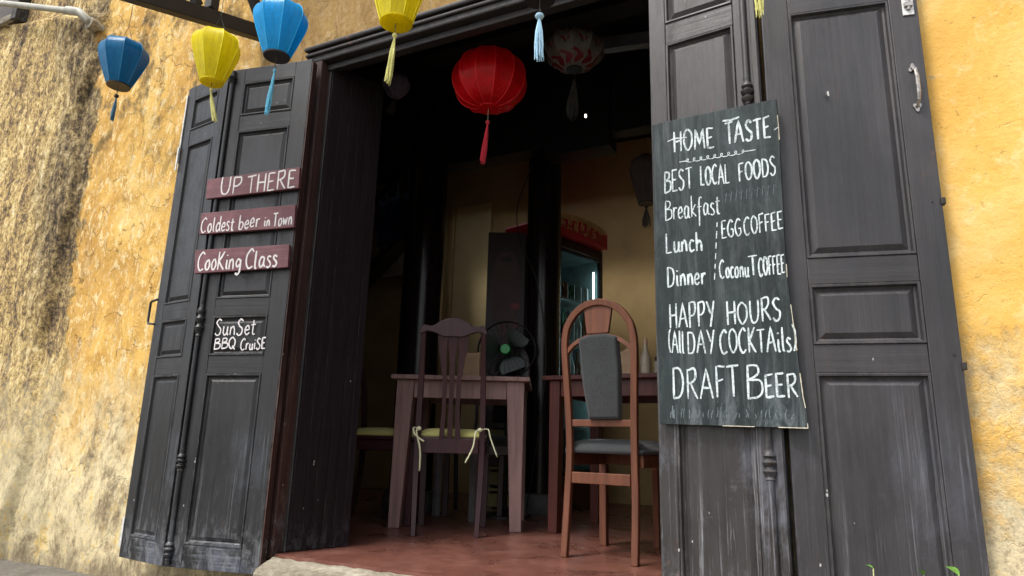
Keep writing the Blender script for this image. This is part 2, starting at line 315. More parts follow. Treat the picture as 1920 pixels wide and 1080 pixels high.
def sign_mat():
    t = NT('maroon_sign_paint'); g = t.noise((3, 60, 60), 1, 6, .7, .4); b = t.noise((1, 1, 1), 14, 7, .7)
    col = t.ramp(b, [(.3, (.085, .026, .032)), (.55, (.13, .042, .050)), (.75, (.20, .085, .095))])
    return t.out(t.mix(t.ramp(g, [(.5, 0), (.75, .35)]), col, (.30, .18, .19)), .6, g, .3, .002)
M_SIGN = sign_mat()
def silk(name, c, c2=None, tr=.5, pattern=None):
    t = NT(name); g = t.noise((90, 90, 6), 1, 4, .6); b = t.noise((1, 1, 1), 9, 4, .6, .3)
    col = t.ramp(t.math('ADD', t.math('MULTIPLY', g, .5), t.math('MULTIPLY', b, .5)), [(.36, tuple(x*.78 for x in c)), (.62, c2 or tuple(min(1, x*1.15) for x in c))])
    if pattern:
        p = t.noise((1, 1, 1), 17, 5, .6, .8, (4, 4, 4)); col = t.mix(t.ramp(p, [(.575, 0), (.60, 1)], 'LINEAR'), col, pattern)
        q = t.noise((1, 1, 1), 20, 4, .6, .8, (1, 9, 4)); col = t.mix(t.ramp(q, [(.56, 0), (.60, .7)], 'LINEAR'), col, (.03, .05, .04))
    wr = t.noise((7, 7, 34), 1, 5, .7, .8, (2, 5, 5)); m = t.out(col, .34, t.math('ADD', t.math('MULTIPLY', g, .35), wr), .45, .006, spec=.5, Anisotropic=.5)
    tl = t.n('ShaderNodeBsdfTranslucent'); t.l(col, tl.inputs[0]); mx = t.n('ShaderNodeMixShader'); mx.inputs[0].default_value = tr
    o = t.t.nodes['Material Output']; t.l(t.b.outputs[0], mx.inputs[1]); t.l(tl.outputs[0], mx.inputs[2]); t.l(mx.outputs[0], o.inputs[0])
    return m
M_SBLUE = silk('deep_blue_silk', (.002, .21, .44)); M_SBLUE2 = silk('sky_blue_silk', (.003, .44, .84)); M_SYEL = silk('yellow_silk', (.88, .76, .006))
M_SRED = silk('red_silk', (.88, .006, .014)); M_SFLO = silk('floral_silk', (.28, .275, .25), pattern=(.30, .035, .045)); M_SPUR = silk('dusky_violet_silk', (.34, .30, .44))
M_TBLUE = fabric('slate_blue_thread', (.06, .16, .24)); M_TTEAL = fabric('teal_thread', (.12, .42, .58)); M_TYEL = fabric('pale_yellow_thread', (.62, .60, .22))
M_TRED = fabric('red_thread', (.55, .03, .05)); M_TLB = fabric('pale_blue_thread', (.38, .60, .78)); M_TDK = fabric('dark_grey_thread', (.07, .07, .065)); M_TBEIGE = fabric('beige_thread', (.35, .32, .22))
M_LEAF = flat('fresh_leaf', (.11, .26, .04), .5, .4, 30); M_STEM = flat('pale_stem', (.30, .32, .14), .6, .3, 30)

# ------------------------------------------------------------------ ground, floor
g = MB().add([(-60, -60, -.2), (60, -60, -.2), (60, .05, -.2), (-60, .05, -.2)], [(0, 1, 2, 3)]).build('street', M_STREET); tag(g, kind='structure')
fl = MB().box(-5.0, 1.5, .27, 3.6, -.25, 0).box(-2.028, -.49, 0, .2702, -.25, 0).build('floor', M_FLOOR); tag(fl, kind='structure')

# ------------------------------------------------------------------ facade wall
def wall_y(x, z):
    p = Vector((x, 0, z)); y = .04
    y -= .012*noise.fractal(p*1.3, 1, 2, 4)
    if x < -2:
        xb = -3.86+.05*math.sin(z*5)+.09*noise.noise(Vector((3, 0, z*2.3)))-.05*max(0, z-1.8)
        zt = 2.97+(-3.9-x)*.23+.04*noise.noise(p*4)
        s = min(1, max(0, (xb-x)/.05))*min(1, max(0, (zt-z)/.05)); s = s*s*(3-2*s)
        y -= s*(.045+.022*noise.fractal(Vector((x*3, 1, z*1.1)), 1, 2.1, 5)+.010*noise.fractal(Vector((x*14, 6, z*7)), 1, 2.1, 4))
        y -= .007*noise.fractal(Vector((x*9, 2, z*3)), 1, 2.1, 6)
        y -= .0035*noise.noise(Vector((x*34, 4, z*16)))
        if z < .55: y -= .03*(1-max(0, z+.2)/.75)*(.5+noise.noise(p*3))
    return y
def wall_grid(x0, x1, z0, z1, st):
    nx = max(1, round((x1-x0)/st)); nz = max(1, round((z1-z0)/st)); vs = []; fs = []
    for j in range(nz+1):
        for i in range(nx+1):
            x = x0+(x1-x0)*i/nx; z = z0+(z1-z0)*j/nz; vs.append((x, wall_y(x, z), z))
    for j in range(nz):
        for i in range(nx): a = j*(nx+1)+i; fs.append((a, a+1, a+nx+2, a+nx+1))
    n = len(vs)                                                    # the back of the wall
    vs += [(x0, .16, z0), (x1, .16, z0), (x1, .16, z1), (x0, .16, z1), (x0, .06, z0), (x1, .06, z0), (x1, .06, z1), (x0, .06, z1)]
    fs += [(n, n+1, n+2, n+3)[::-1], (n, n+4, n+5, n+1), (n+1, n+5, n+6, n+2), (n+2, n+6, n+7, n+3), (n+3, n+7, n+4, n)]
    return vs, fs
hf = empty('house_front', (0, 0, 0)); tag(hf, 'weathered yellow plaster house front around the open doorway', 'house')
def wpart(args, m, name='wall', label=None):
    mb = MB(); 
    for a in args: mb.add(*wall_grid(*a))
    o = mb.build(name, m, hf, smooth='all')
    if label: o['label'] = label
    return o
wpart([(-5.6, -2.11, -.25, 3.7, .017), (-9, -5.6, -.25, 4.6, .06), (-5.6, -2.11, 3.7, 4.6, .06), (-2.11, -.43, 2.20, 4.6, .03)], M_WALL_L, label='mould-streaked ochre plaster left of and above the doorway')
wpart([(-.43, 4.5, -.25, 4.6, .03)], M_WALL_R, label='bright yellow plaster right of the doorway')

# small dark window at the far top left
wd = empty('window', (-4.98, .0, 3.22)); tag(wd, 'dark wooden window high on the stained wall at the far left', 'window')
MB().box(-.22, .07, .0, .05, 0, .7).build('sash', flat('window_dark_wood', (.05, .035, .03), .6, .3, 20), wd, bevel=.004)
MB().box(.075, .13, -.03, .05, -.05, .75).build('frame', M_FRAME, wd, bevel=.004)
MB().box(-.3, .072, -.03, -.001, -.05, -.003).build('sill', M_STONE, wd, bevel=.004)

# ------------------------------------------------------------------ door frame
df = empty('door_frame', (-1.28, 0, 0)); tag(df, 'dark moulded wooden frame around the wide doorway with rust-red worn post', 'door frame')
MB().box(-.85, -.764, .0, .13, -.02, 2.15).build('post', M_EDGE, df, bevel=.006)
MB().box(.79, .87, .0, .13, -.02, 2.15).build('post', M_FRAME, df, bevel=.006)
MB().box(-.868, .90, .003, .13, 2.151, 2.226).build('lintel', M_FRAME, df, bevel=.008)
MB().box(-.866, .905, -.010, .0025, 2.182, 2.198).build('moulding', M_FRAME, df, bevel=.006)
MB().box(-.870, .91, -.018, .0025, 2.208, 2.230).build('moulding', M_FRAME, df, bevel=.008)
MB().box(-.763, .79, .04, .07, 2.118, 2.149).build('door_stop', M_FRAME, df, bevel=.004)
MB().box(-.763, -.748, .05, .075, .0, 2.117).build('door_stop', M_FRAME, df, bevel=.003)

ts = MB()
nx = 90
for j in range(9):
    for i in range(nx+1):
        y = -.26+.258*j/8; xl = -2.026-.62*y; x = xl+(-.40-xl)*i/nx
        ts.v.append((x, y-(.012*noise.noise(Vector((x*9, 0, 0))) if j == 0 else 0), -.006+.006*noise.fractal(Vector((x*14, y*14, 3)), 1, 2, 4)-(.01 if j == 0 else 0)-(.006 if j == 8 else 0)))
for j in range(8):
    for i in range(nx): a = j*(nx+1)+i; ts.f.append((a, a+1, a+nx+2, a+nx+1))
n0 = len(ts.v)
for i in range(nx+1): v = ts.v[i]; ts.v.append((v[0], v[1], -.2))
for i in range(nx): ts.f.append((i, n0+i, n0+i+1, i+1))
ts.v += [(-2.026, -.002, -.2), (-.40, -.002, -.2)]; ts.f += [(0, 8*(nx+1), n0+nx+1, n0), (nx, n0+nx, n0+nx+2, 8*(nx+1)+nx)]
tag(ts.build('threshold_step', M_STONE, smooth=True), 'rough pale stone step along the foot of the doorway', 'step')

# plank leaf folded inward on the left jamb
pl = empty('plank_partition', (-2.016, .05, 0), math.atan2(.275, .099)); tag(pl, 'dark vertical-board partition going in from the left door post', 'partition')
ws = [.052, .047, .05, .048, .044, .035]; x = 0
for k, wv in enumerate(ws):
    MB().box(x+.0006, x+wv-.0006, 0, .025+.001*(k % 2), .003, 2.147).build('plank', M_PLANK, pl, bevel=.002); x += wv
MB().box(0, x, .026, .045, .01, 2.147).build('backing_board', M_PLANK, pl)

# ------------------------------------------------------------------ folding doors
RAILS = [(2.045, 1.877), (1.800, 1.014), (.940, .770), (.694, .018)]; ZT, ZB = 2.12, -.07
def leaf(parent, name, P, ang, width, sl, sr, dz, mt, label=None, th=.036):
    mb = MB(); zt, zb = ZT+dz, ZB+dz
    mb.box(0, sl, 0, th, zb, zt).box(width-sr, width, 0, th, zb, zt)
    zs = [zt]+[z+dz for ab in RAILS for z in ab]+[zb]
    o = mb.build(name, mt, parent, bevel=.0025); o.location = (P[0]-parent.location.x, P[1]-parent.location.y, 0); o.rotation_euler.z = ang
    if label: o['label'] = label
    for k in range(0, len(zs), 2): MB().box(sl+.0008, width-sr-.0008, .0008+.0006*(k % 4), th-.0006, zs[k+1], zs[k]).build('rail', HZ[mt], o, bevel=.002)
    for za, zb_ in RAILS:
        x0, x1, z0, z1 = sl, width-sr, zb_+dz, za+dz
        rings = []
        for ins, y in ((0, .002), (.003, -.0025), (.008, -.002), (.012, .009), (.017, .012), (.019, .011), (.033, .004)):
            rings.append([(x0+ins, y, z0+ins), (x1-ins, y, z0+ins), (x1-ins, y, z1-ins), (x0+ins, y, z1-ins)])
        pm = MB()
        for r in rings: pm.v += r
        for k in range(len(rings)-1):
            for i in range(4): a = k*4; pm.f.append((a+i, a+(i+1) % 4, a+4+(i+1) % 4, a+4+i))
        a = (len(rings)-1)*4; pm.f.append((a, a+1, a+2, a+3))
        b = len(pm.v); pm.v += [(x0, th-.004, z0), (x1, th-.004, z0), (x1, th-.004, z1), (x0, th-.004, z1)]
        pm.f += [(b, b+3, b+2, b+1)]+[(i, b+i, b+(i+1) % 4, (i+1) % 4) for i in range(4)]
        pm.build('panel', mt, o)
    return o
def astragal(o, x, z0, z1, orn, mt):
    prof = [(.010, z0)]
    def body(z, s=1): return [(.010, z-.055*s), (.013, z-.050*s), (.008, z-.045*s), (.017, z-.034*s), (.019, z-.026*s), (.009, z-.016*s), (.018, z-.008*s), (.020, z), (.010, z+.010*s), (.017, z+.018*s), (.015, z+.026*s), (.008, z+.034*s), (.011, z+.045*s), (.009, z+.06*s)]
    for z, s in orn: prof += body(z, s)
    prof.append((.010, z1))
    a = MB().lathe(prof, 14, (x, -.006, 0)).build('astragal', mt, o, smooth=True)
    return a
# left pair
ld = empty('folding_door', (-2.04, -.04, -.07)); tag(ld, 'dark panelled folding door at the left carrying three maroon signs', 'folding door')
ld.location.z = 0
A2 = math.atan2(-.083, -.43)+math.pi
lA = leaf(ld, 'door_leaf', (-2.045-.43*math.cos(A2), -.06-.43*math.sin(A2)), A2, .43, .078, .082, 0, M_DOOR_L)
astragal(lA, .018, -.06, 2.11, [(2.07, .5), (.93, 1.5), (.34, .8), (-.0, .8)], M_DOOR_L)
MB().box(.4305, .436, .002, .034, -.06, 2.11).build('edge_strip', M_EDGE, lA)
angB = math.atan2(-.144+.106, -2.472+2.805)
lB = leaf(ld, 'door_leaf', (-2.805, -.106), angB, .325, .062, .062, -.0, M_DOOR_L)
# flush bolt and pull handle on the free edge
MB().box(-.003, .006, -.006, -.001, 1.72, 2.08).box(-.003, .008, -.012, -.007, 1.68, 1.8).build('bolt_plate', M_WHITE, lB, bevel=.001)
MB().tube([(.004, -.002, .93), (-.035, -.006, .935), (-.042, -.006, .945), (-.042, -.006, 1.03), (-.035, -.006, 1.04), (.004, -.002, 1.045)], .0055, 8).build('handle', M_BLACK, lB, smooth=True)
MB().box(-.003, .010, -.005, -.001, -.03, .09).build('hinge_plate', M_WHITE, lB, bevel=.001)
MB().box(.428, .4335, -.004, .0, 1.50, 1.515).build('nail', M_WHITE, lA)
# right pair
rd = empty('folding_door', (-.32, -.04, 0)); tag(rd, 'wide charcoal folding door at the right with a steel pull handle and chalkboard', 'folding door')
aA, aB = R(-6), math.atan2(.051, .2745)
rA = leaf(rd, 'door_leaf', (-.502, -.051), aA, .352, .056, .072, -.03, M_DOOR_RA)
astragal(rA, .313, -.09, 2.08, [(1.52, .9), (.415, .9)], M_DOOR_RA)
MB().box(.332, .350, -.010, -.0005, -.09, 2.08).build('cover_strip', M_DOOR_RA, rA, bevel=.003)
rB = leaf(rd, 'door_leaf', (-.137, -.093), aB, .429, .0765, .075, -.04, M_DOOR_R)
# sliding bolt, handle, small hooks (local x along the leaf)
bo = MB().box(.388, .418, -.004, -.0005, 1.70, 1.92).build('bolt_plate', M_WHITE, rB, bevel=.001)
MB().tube([(.403, -.008, 1.715), (.403, -.008, 2.0)], .0045, 8).box(.392, .414, -.013, -.005, 1.725, 1.737).box(.392, .414, -.013, -.005, 1.80, 1.812).build('bolt_rod', M_STEEL, bo, smooth=False)
MB().tube([(.403, -.012, 1.76), (.410, -.022, 1.755)], .004, 6).build('bolt_knob', M_STEEL, bo)
hd = MB()
for zc, s in ((1.527, 1), (1.405, -1)):
    for dx, dzv in ((-.007, 0), (.007, 0), (0, .010*s)): hd.lathe([(.0001, -.0), (.008, 0), (.008, .0)], 12) if False else None
    pts = []
    for k in range(18):
        a = 2*math.pi*k/18; r = .0095+.0028*math.cos(3*(a-math.pi/2*s)); pts.append((.396+r*math.cos(a), zc+r*1.25*math.sin(a)))
    hd.slab(pts, -.004, -.0005)
hd.tube([(.396, -.004, 1.527), (.397, -.020, 1.512), (.398, -.024, 1.49), (.398, -.024, 1.44), (.397, -.020, 1.42), (.396, -.004, 1.405)], [.004, .004, .0055, .0055, .004, .004], 8)
hd.build('handle', M_STEEL, rB)
sc = MB()
for dx, zc in ((-.004, 1.527), (.004, 1.527), (-.004, 1.405), (.004, 1.405)): sc.tube([(.396+dx, -.0045, zc), (.396+dx, -.006, zc)], .0018, 6)
sc.build('screw', M_IRON, rB)
for z in (1.11, .66): MB().box(.424, .436, -.006, .012, z, z+.02).build('hook', M_IRON, rB, bevel=.002)
MB().tube([(.412, -.0015, .70), (.412, .0, .70)], .004, 8).build('keyhole', M_BLACK, rB)
MB().tube([(.405, -.0015, 1.12), (.405, .0, 1.12)], .003, 8).build('nail', M_BLACK, rB)
MB().tube([(.165, .0, 1.475), (.167, -.012, 1.476), (.168, -.013, 1.462)], .0028, 6).build('nail', M_WHITE, rB, label if False else False)

# ------------------------------------------------------------------ handwriting
GL = {
'A': (.62, "s.0,0 .30,1 .58,0|s.12,.36 .50,.38"), 'B': (.55, "s.05,0 .07,1|c.05,.98 .38,.95 .42,.72 .08,.55|c.08,.55 .50,.50 .50,.12 .04,.0"),
'C': (.55, "c.50,.86 .32,1.0 .06,.72 .04,.30 .24,.0 .50,.12"), 'D': (.58, "s.06,0 .06,1|c.04,.98 .40,.90 .52,.50 .38,.08 .03,.0"),
'E': (.48, "s.06,0 .06,1|s.06,.98 .44,1.0|s.06,.52 .36,.54|s.05,.02 .46,.03"), 'F': (.46, "s.07,0 .06,1|s.04,.97 .46,1.0|s.06,.52 .36,.56"),
'G': (.58, "c.50,.86 .30,1.0 .06,.70 .05,.28 .26,.0 .50,.14 .50,.42|s.30,.44 .54,.43"), 'H': (.58, "s.07,0 .06,1|s.50,0 .50,1|s.0,.50 .54,.53"),
'K': (.55, "s.06,0 .07,1|s.48,1 .10,.46 .52,.0"), 'L': (.46, "s.07,1 .06,.02 .44,.04"), 'M': (.72, "s.04,0 .12,1 .35,.25 .58,1 .66,0"),
'N': (.60, "s.05,0 .06,1 .50,.03 .52,1"), 'O': (.62, "c.30,1 .08,.80 .05,.35 .28,.0 .54,.28 .54,.75 .30,1"), 'P': (.52, "s.07,0 .06,1|c.04,.97 .40,1.0 .46,.72 .30,.50 .06,.46"),
'Q': (.62, "c.30,1 .08,.80 .05,.35 .28,.0 .54,.28 .54,.75 .30,1|s.34,.28 .60,-.1"), 'R': (.56, "s.07,0 .06,1|c.04,.97 .38,1.0 .44,.74 .28,.54 .07,.50|s.18,.52 .52,.0"),
'S': (.50, "c.44,.88 .24,1.0 .07,.80 .22,.56 .42,.38 .38,.10 .18,.0 .03,.14"), 'T': (.54, "s.28,0 .27,1|s.0,.96 .54,1.0"),
'U': (.58, "c.06,1 .05,.40 .16,.04 .38,.04 .50,.36 .52,1"), 'Y': (.54, "s.02,1 .28,.50|s.52,1 .24,-.02"),
'(': (.24, "c.20,1.02 .06,.75 .05,.3 .18,-.02"), ')': (.24, "c.04,1.02 .18,.75 .19,.3 .05,-.02"), 'Z': (.5, "s.0,1 .5,1 .0,0 .5,0"),
'a': (.44, "c.36,.50 .16,.56 .04,.30 .12,.02 .30,.12 .37,.52|c.37,.52 .35,.14 .46,.0"), 'b': (.42, "s.06,1 .06,.02|c.06,.40 .26,.54 .40,.28 .26,.0 .06,.06"),
'c': (.38, "c.34,.46 .18,.56 .04,.30 .14,.0 .36,.08"), 'd': (.46, "c.38,.42 .20,.56 .04,.28 .16,.0 .36,.16|c.40,1.0 .39,.4 .40,.1 .48,.0"),
'e': (.40, "c.05,.27 .34,.32 .26,.56 .08,.42 .06,.14 .20,.0 .38,.10"), 'f': (.36, "c.38,.92 .24,1.0 .16,.72 .16,.2 .14,-.42|s.02,.50 .34,.54"),
'g': (.44, "c.38,.46 .20,.56 .05,.34 .16,.10 .36,.24|c.38,.54 .38,-.1 .22,-.30 .06,-.2"), 'h': (.44, "s.06,1 .06,0|c.06,.32 .22,.54 .36,.36 .38,.0"),
'i': (.20, "c.08,.54 .08,.12 .18,.0|s.08,.74 .10,.80"), 'k': (.42, "s.06,1 .06,0|s.36,.56 .09,.26 .40,.0"), 'l': (.22, "c.08,1 .07,.3 .10,.04 .20,.02"),
'n': (.44, "s.06,.54 .06,0|c.06,.34 .22,.56 .34,.40 .38,.0"), 'o': (.42, "c.20,.56 .05,.36 .10,.06 .26,.02 .38,.26 .30,.52 .20,.56"),
'r': (.34, "s.06,.54 .07,0|c.07,.32 .18,.52 .34,.50"), 's': (.34, "c.30,.50 .14,.58 .06,.42 .22,.28 .30,.12 .16,.0 .02,.06"), 't': (.34, "c.16,.86 .14,.2 .20,.02 .32,.06|s.0,.58 .34,.62"),
'u': (.44, "c.06,.54 .06,.14 .18,.0 .34,.18 .36,.54|c.36,.54 .36,.12 .46,.0"), 'w': (.56, "s.03,.54 .14,.02 .26,.44 .38,.02 .50,.54"), 'm': (.6, "s.06,.54 .06,0|c.06,.34 .2,.56 .3,.36 .3,0|c.3,.34 .44,.56 .54,.36 .56,0")}
def smooth_pts(p, k=5):
    out = []; q = [p[0]]+p+[p[-1]]
    for i in range(1, len(q)-2):
        a, b, c, d = q[i-1:i+3]
        for j in range(k):
            t = j/k
            out.append(tuple(.5*((2*b[m])+(-a[m]+c[m])*t+(2*a[m]-5*b[m]+4*c[m]-d[m])*t*t+(-a[m]+3*b[m]-3*c[m]+d[m])*t**3) for m in (0, 1)))
    out.append(p[-1]); return out
def ribbon(mb, pts, wd, y):
    pts = [Vector((p[0], 0, p[1])) for p in pts]; n = len(pts)
    base = len(mb.v)
    for i, p in enumerate(pts):
        d = (pts[min(i+1, n-1)]-pts[max(i-1, 0)])
        if d.length < 1e-7: d = Vector((1, 0, 0))
        d.normalize(); nn = Vector((-d.z, 0, d.x)); k = wd*.5*(1+.28*noise.noise(p*90))*(.75 if i in (0, n-1) else 1)
        mb.v += [tuple(p+nn*k+Vector((0, y, 0))), tuple(p-nn*k+Vector((0, y, 0)))]
    for i in range(n-1): a = base+2*i; mb.f.append((a, a+1, a+3, a+2))
def write(mb, line, wd, y=0, sx=0):
    t, u0, z0, u1, z1, h = line; adv = sum(GL[c][0]+.09 for c in t)-.09; s = (u1-u0)/adv; x = 0
    for ch in t:
        wch, g = GL[ch]; jx, jz = random.uniform(-.02, .02), random.uniform(-.03, .03); jh = random.uniform(.96, 1.05)
        for st in g.split('|'):
            pts = [tuple(map(float, q.split(','))) for q in st[1:].split()]
            if st[0] == 'c': pts = smooth_pts(pts)
            else:
                pts2 = []
                for a, b in zip(pts, pts[1:]):
                    for k in range(4): pts2.append((a[0]+(b[0]-a[0])*k/4, a[1]+(b[1]-a[1])*k/4))
                pts = pts2+[pts[-1]]
            P = []
            for px, pz in pts:
                X = x+px+jx; u = u0+X*s; zz = z0+(z1-z0)*(X/adv)+(pz*jh+jz)*h+.04*h*noise.noise(Vector((u*60, zz0, pz*3)) if False else Vector((u*60, 1, pz*3)))
                P.append((u, zz))
            ribbon(mb, P, wd*random.uniform(.85, 1.12), y)
            y -= .00002
        x += wch+.09
# ------------------------------------------------------------------ chalkboard
bang = R(-6); cb = empty('chalkboard', (-.50314, -.08084, 0), bang); cb.location = (-.50314, -.08084, 0)
tag(cb, 'dark green chalkboard menu hung on the right folding door, headed HOME TASTE', 'chalkboard')
out = [(.0110, 1.470), (.06, 1.4715), (.3958, 1.4605), (.3975, 1.3655), (.3955, 1.2155), (.3927, 1.0549), (.3923, .9151), (.3975, .824), (.4026, .7352), (.4076, .6486), (.4112, .585), (.4175, .5433), (.4174, .5048), (.0144, .5122)]
MB().slab(out, .0, .012).build('board', M_BOARD, cb, bevel=.0012)
ed = MB()
rim = out[2:13]+[out[13]]
for (a, b) in zip(rim, rim[1:]):
    nseg = max(2, int(math.dist(a, b)/.012))
    for k in range(nseg):
        t0, t1 = k/nseg, (k+1)/nseg
        p0 = (a[0]+(b[0]-a[0])*t0, a[1]+(b[1]-a[1])*t0); p1 = (a[0]+(b[0]-a[0])*t1, a[1]+(b[1]-a[1])*t1)
        if noise.noise(Vector((p0[0]*14, 5, p0[1]*14))) > (-.12 if p0[1] < .95 else .12):
            ed.tube([(p0[0], -.0006, p0[1]), (p1[0], -.0006, p1[1])], .0011+.0006*random.random(), 5)
e_ = ed.build('chipped_edge', M_BEDGE, cb); tag(e_, kind='stuff')
LB = [('HOME', 0.0812, 1.3571, 0.2104, 1.3473, 0.0695), ('TASTE', 0.2444, 1.3501, 0.3751, 1.3394, 0.0683), ('BEST', 0.0472, 1.2278, 0.1383, 1.2284, 0.0718), ('LOCAL', 0.1626, 1.229, 0.2504, 1.2225, 0.0627), ('FOODS', 0.2776, 1.2222, 0.3828, 1.2214, 0.059), ('Breakfast', 0.0472, 1.1356, 0.2186, 1.13, 0.0669), ('Lunch', 0.0469, 1.0281, 0.1617, 1.0247, 0.0619), ('EGG', 0.2193, 1.0515, 0.2768, 1.053, 0.0511), ('COFFEE', 0.2843, 1.0535, 0.3914, 1.0567, 0.0535), ('Dinner', 0.0491, 0.922, 0.1672, 0.9221, 0.0605), ('Coconu', 0.2082, 0.9306, 0.2913, 0.9294, 0.0548), ('T', 0.2913, 0.9294, 0.3162, 0.9282, 0.0567), ('COFFEE', 0.3182, 0.927, 0.3887, 0.9274, 0.0532), ('HAPPY', 0.0531, 0.7971, 0.1882, 0.7895, 0.0752), ('HOURS', 0.2213, 0.7934, 0.371, 0.7962, 0.0655), ('(All', 0.0477, 0.7217, 0.0962, 0.7178, 0.0676), ('DAY', 0.1058, 0.7173, 0.1849, 0.712, 0.0665), ('COCKTAils)', 0.1996, 0.7113, 0.4049, 0.7089, 0.0678), ('DRAFT', 0.0568, 0.5862, 0.2488, 0.587, 0.089), ('B', 0.2687, 0.5824, 0.311, 0.5833, 0.0912), ('EER', 0.3166, 0.5833, 0.4001, 0.5879, 0.0636)]
ROWS = [('chalk_lettering', LB[0:2], .0062), ('chalk_lettering', LB[2:5], .0052), ('chalk_lettering', LB[5:6], .0042), ('chalk_lettering', LB[6:7], .0056), ('chalk_lettering', LB[7:9], .0044), ('chalk_lettering', LB[9:10], .0055), ('chalk_lettering', LB[10:13], .0046), ('chalk_lettering', LB[13:15], .0056), ('chalk_lettering', LB[15:18], .0050), ('chalk_lettering', LB[18:21], .0058)]
for nm, ls, wd in ROWS:
    if ls[0][0] != 'HOME':
        for q in ls:
            mb = MB(); write(mb, q, wd, -.0008); mb.build(nm, M_CHALK, cb)
        continue
    mb = MB(); write(mb, ls[1], wd, -.0008); mb.build(nm, M_CHALK, cb)
    mb = MB(); write(mb, ls[0], wd, -.0008)
    if 1:
        for pts, wq in (([(.063, 1.40), (.085, 1.405), (.125, 1.400)], .005), ([(.385, 1.362), (.397, 1.368)], .004), ([(.238, 1.428), (.262, 1.424), (.288, 1.428)], .008)):
            m2 = MB(); ribbon(m2, pts, wq, -.0012); m2.build('chalk_stroke', M_CHALK, cb)
    mb.build(nm, M_CHALK, cb)
mb = MB(); sq = []
for k in range(120):
    t = k/119; a = t*2*math.pi*11; amp = .0062 if .08 < t < .86 else 0
    sq.append((.099+.231*t+amp*1.2*math.cos(a), 1.3218-.010*t+amp*math.sin(a)))
ribbon(mb, sq, .0026, -.0009); mb.build('chalk_squiggle', M_CHALK, cb)
mb = MB()
for z0, z1 in ((1.105, 1.090), (1.078, 1.055), (1.043, 1.024), (1.01, .992), (.978, .962), (.95, .93)):
    f_ = lambda z: .1930+(.2077-.1930)*(z-.937)/(1.105-.937)
    ribbon(mb, [(f_(z0), z0), (f_((z0+z1)/2), (z0+z1)/2), (f_(z1), z1)], .0032, -.0009)
mb.build('chalk_dashes', M_CHALK, cb)
mb = MB()
random.seed(3)
for k in range(26):
    u = .05+.34*k/26+random.uniform(-.004, .004); z = .527+random.uniform(0, .006); h = random.uniform(.012, .03)
    ribbon(mb, [(u, z), (u+random.uniform(-.003, .004), z+h*.5), (u+random.uniform(-.002, .006), z+h)], .003, -.0007)
for k in range(10):
    u = .235+.15*k/10; z = 1.165+random.uniform(-.004, .004); ribbon(mb, [(u, z), (u+.004, z+.03), (u+.012, z+.02)], .0022, -.0007)
ribbon(mb, [(.055, .565), (.055, .545), (.056, .53)], .005, -.00075)
tag(mb.build('erased_chalk', M_CHALKF, cb), kind='stuff')

# ------------------------------------------------------------------ maroon signs on the left door
random.seed(11)
S = [('maroon board lettered UP THERE, topmost of the three signs', [(-.4605, 1.5632), (.0114, 1.5823), (.0155, 1.4856), (-.4545, 1.4703)], [('UP', -0.3822, 1.485, -0.2708, 1.4815, 0.0796), ('THERE', -0.2463, 1.4821, -0.0016, 1.49, 0.0811)], .0072),
     ('maroon board lettered Coldest beer in town, middle of the three signs', [(-.468, 1.4033), (.0101, 1.4103), (.0145, 1.3095), (-.4636, 1.3045)], [('Coldest', -0.4561, 1.3125, -0.2848, 1.3121, 0.0682), ('beer', -0.262, 1.3135, -0.1577, 1.324, 0.068), ('in', -0.1334, 1.3201, -0.1047, 1.3231, 0.0487), ('Town', -0.0906, 1.3171, 0.0038, 1.3205, 0.0602)], .0064),
     ('maroon board lettered Cooking Class, lowest of the three signs', [(-.4717, 1.2328), (-.0003, 1.2341), (.0049, 1.1345), (-.46, 1.1258)], [('CooKing', -0.4476, 1.1369, -0.2251, 1.1368, 0.0828), ('Class', -0.2038, 1.1359, -0.0477, 1.139, 0.0833)], .0078)]
for lab, quad, lines, wd in S:
    sg = empty('sign_board', (-2.04026, -.08455, 0), A2); tag(sg, lab, 'sign', 'maroon signs on the left door')
    q = [quad[0], quad[1], quad[2], quad[3]]
    MB().slab(q, 0, .016).build('board', M_SIGN, sg, bevel=.0015)
    MB().box(-.40, -.38, .0165, .0245, 1.2+0*1, 1.2).build('batten', M_SIGN, sg) if False else None
    for l_ in lines:
        mb = MB(); write(mb, l_, wd, -.0010); mb.build('painted_lettering', M_PAINTW, sg)
    # two spacer blocks holding it off the door
    zc = (quad[0][1]+quad[3][1])/2
    MB().box(-.36, -.33, .0161, .0262, zc-.02, zc+.02).build('spacer_block', M_SIGN, sg)
    MB().box(-.05, -.02, .0161, .0262, zc-.02, zc+.02).build('spacer_block', M_SIGN, sg)
mb = MB()
L3 = [('SunSet', -0.3317, 0.8533, -0.1325, 0.8568, 0.0669), ('BBQ', -0.3256, 0.7951, -0.2207, 0.7997, 0.0456), ('CruiSE', -0.196, 0.7911, -0.0759, 0.7959, 0.0472)]
for l_ in L3:
    mb = MB(); write(mb, (l_[0], l_[1]+.43, l_[2], l_[3]+.43, l_[4], l_[5]), .0058, -.004); mb.build('painted_lettering', M_PAINTW, lA)

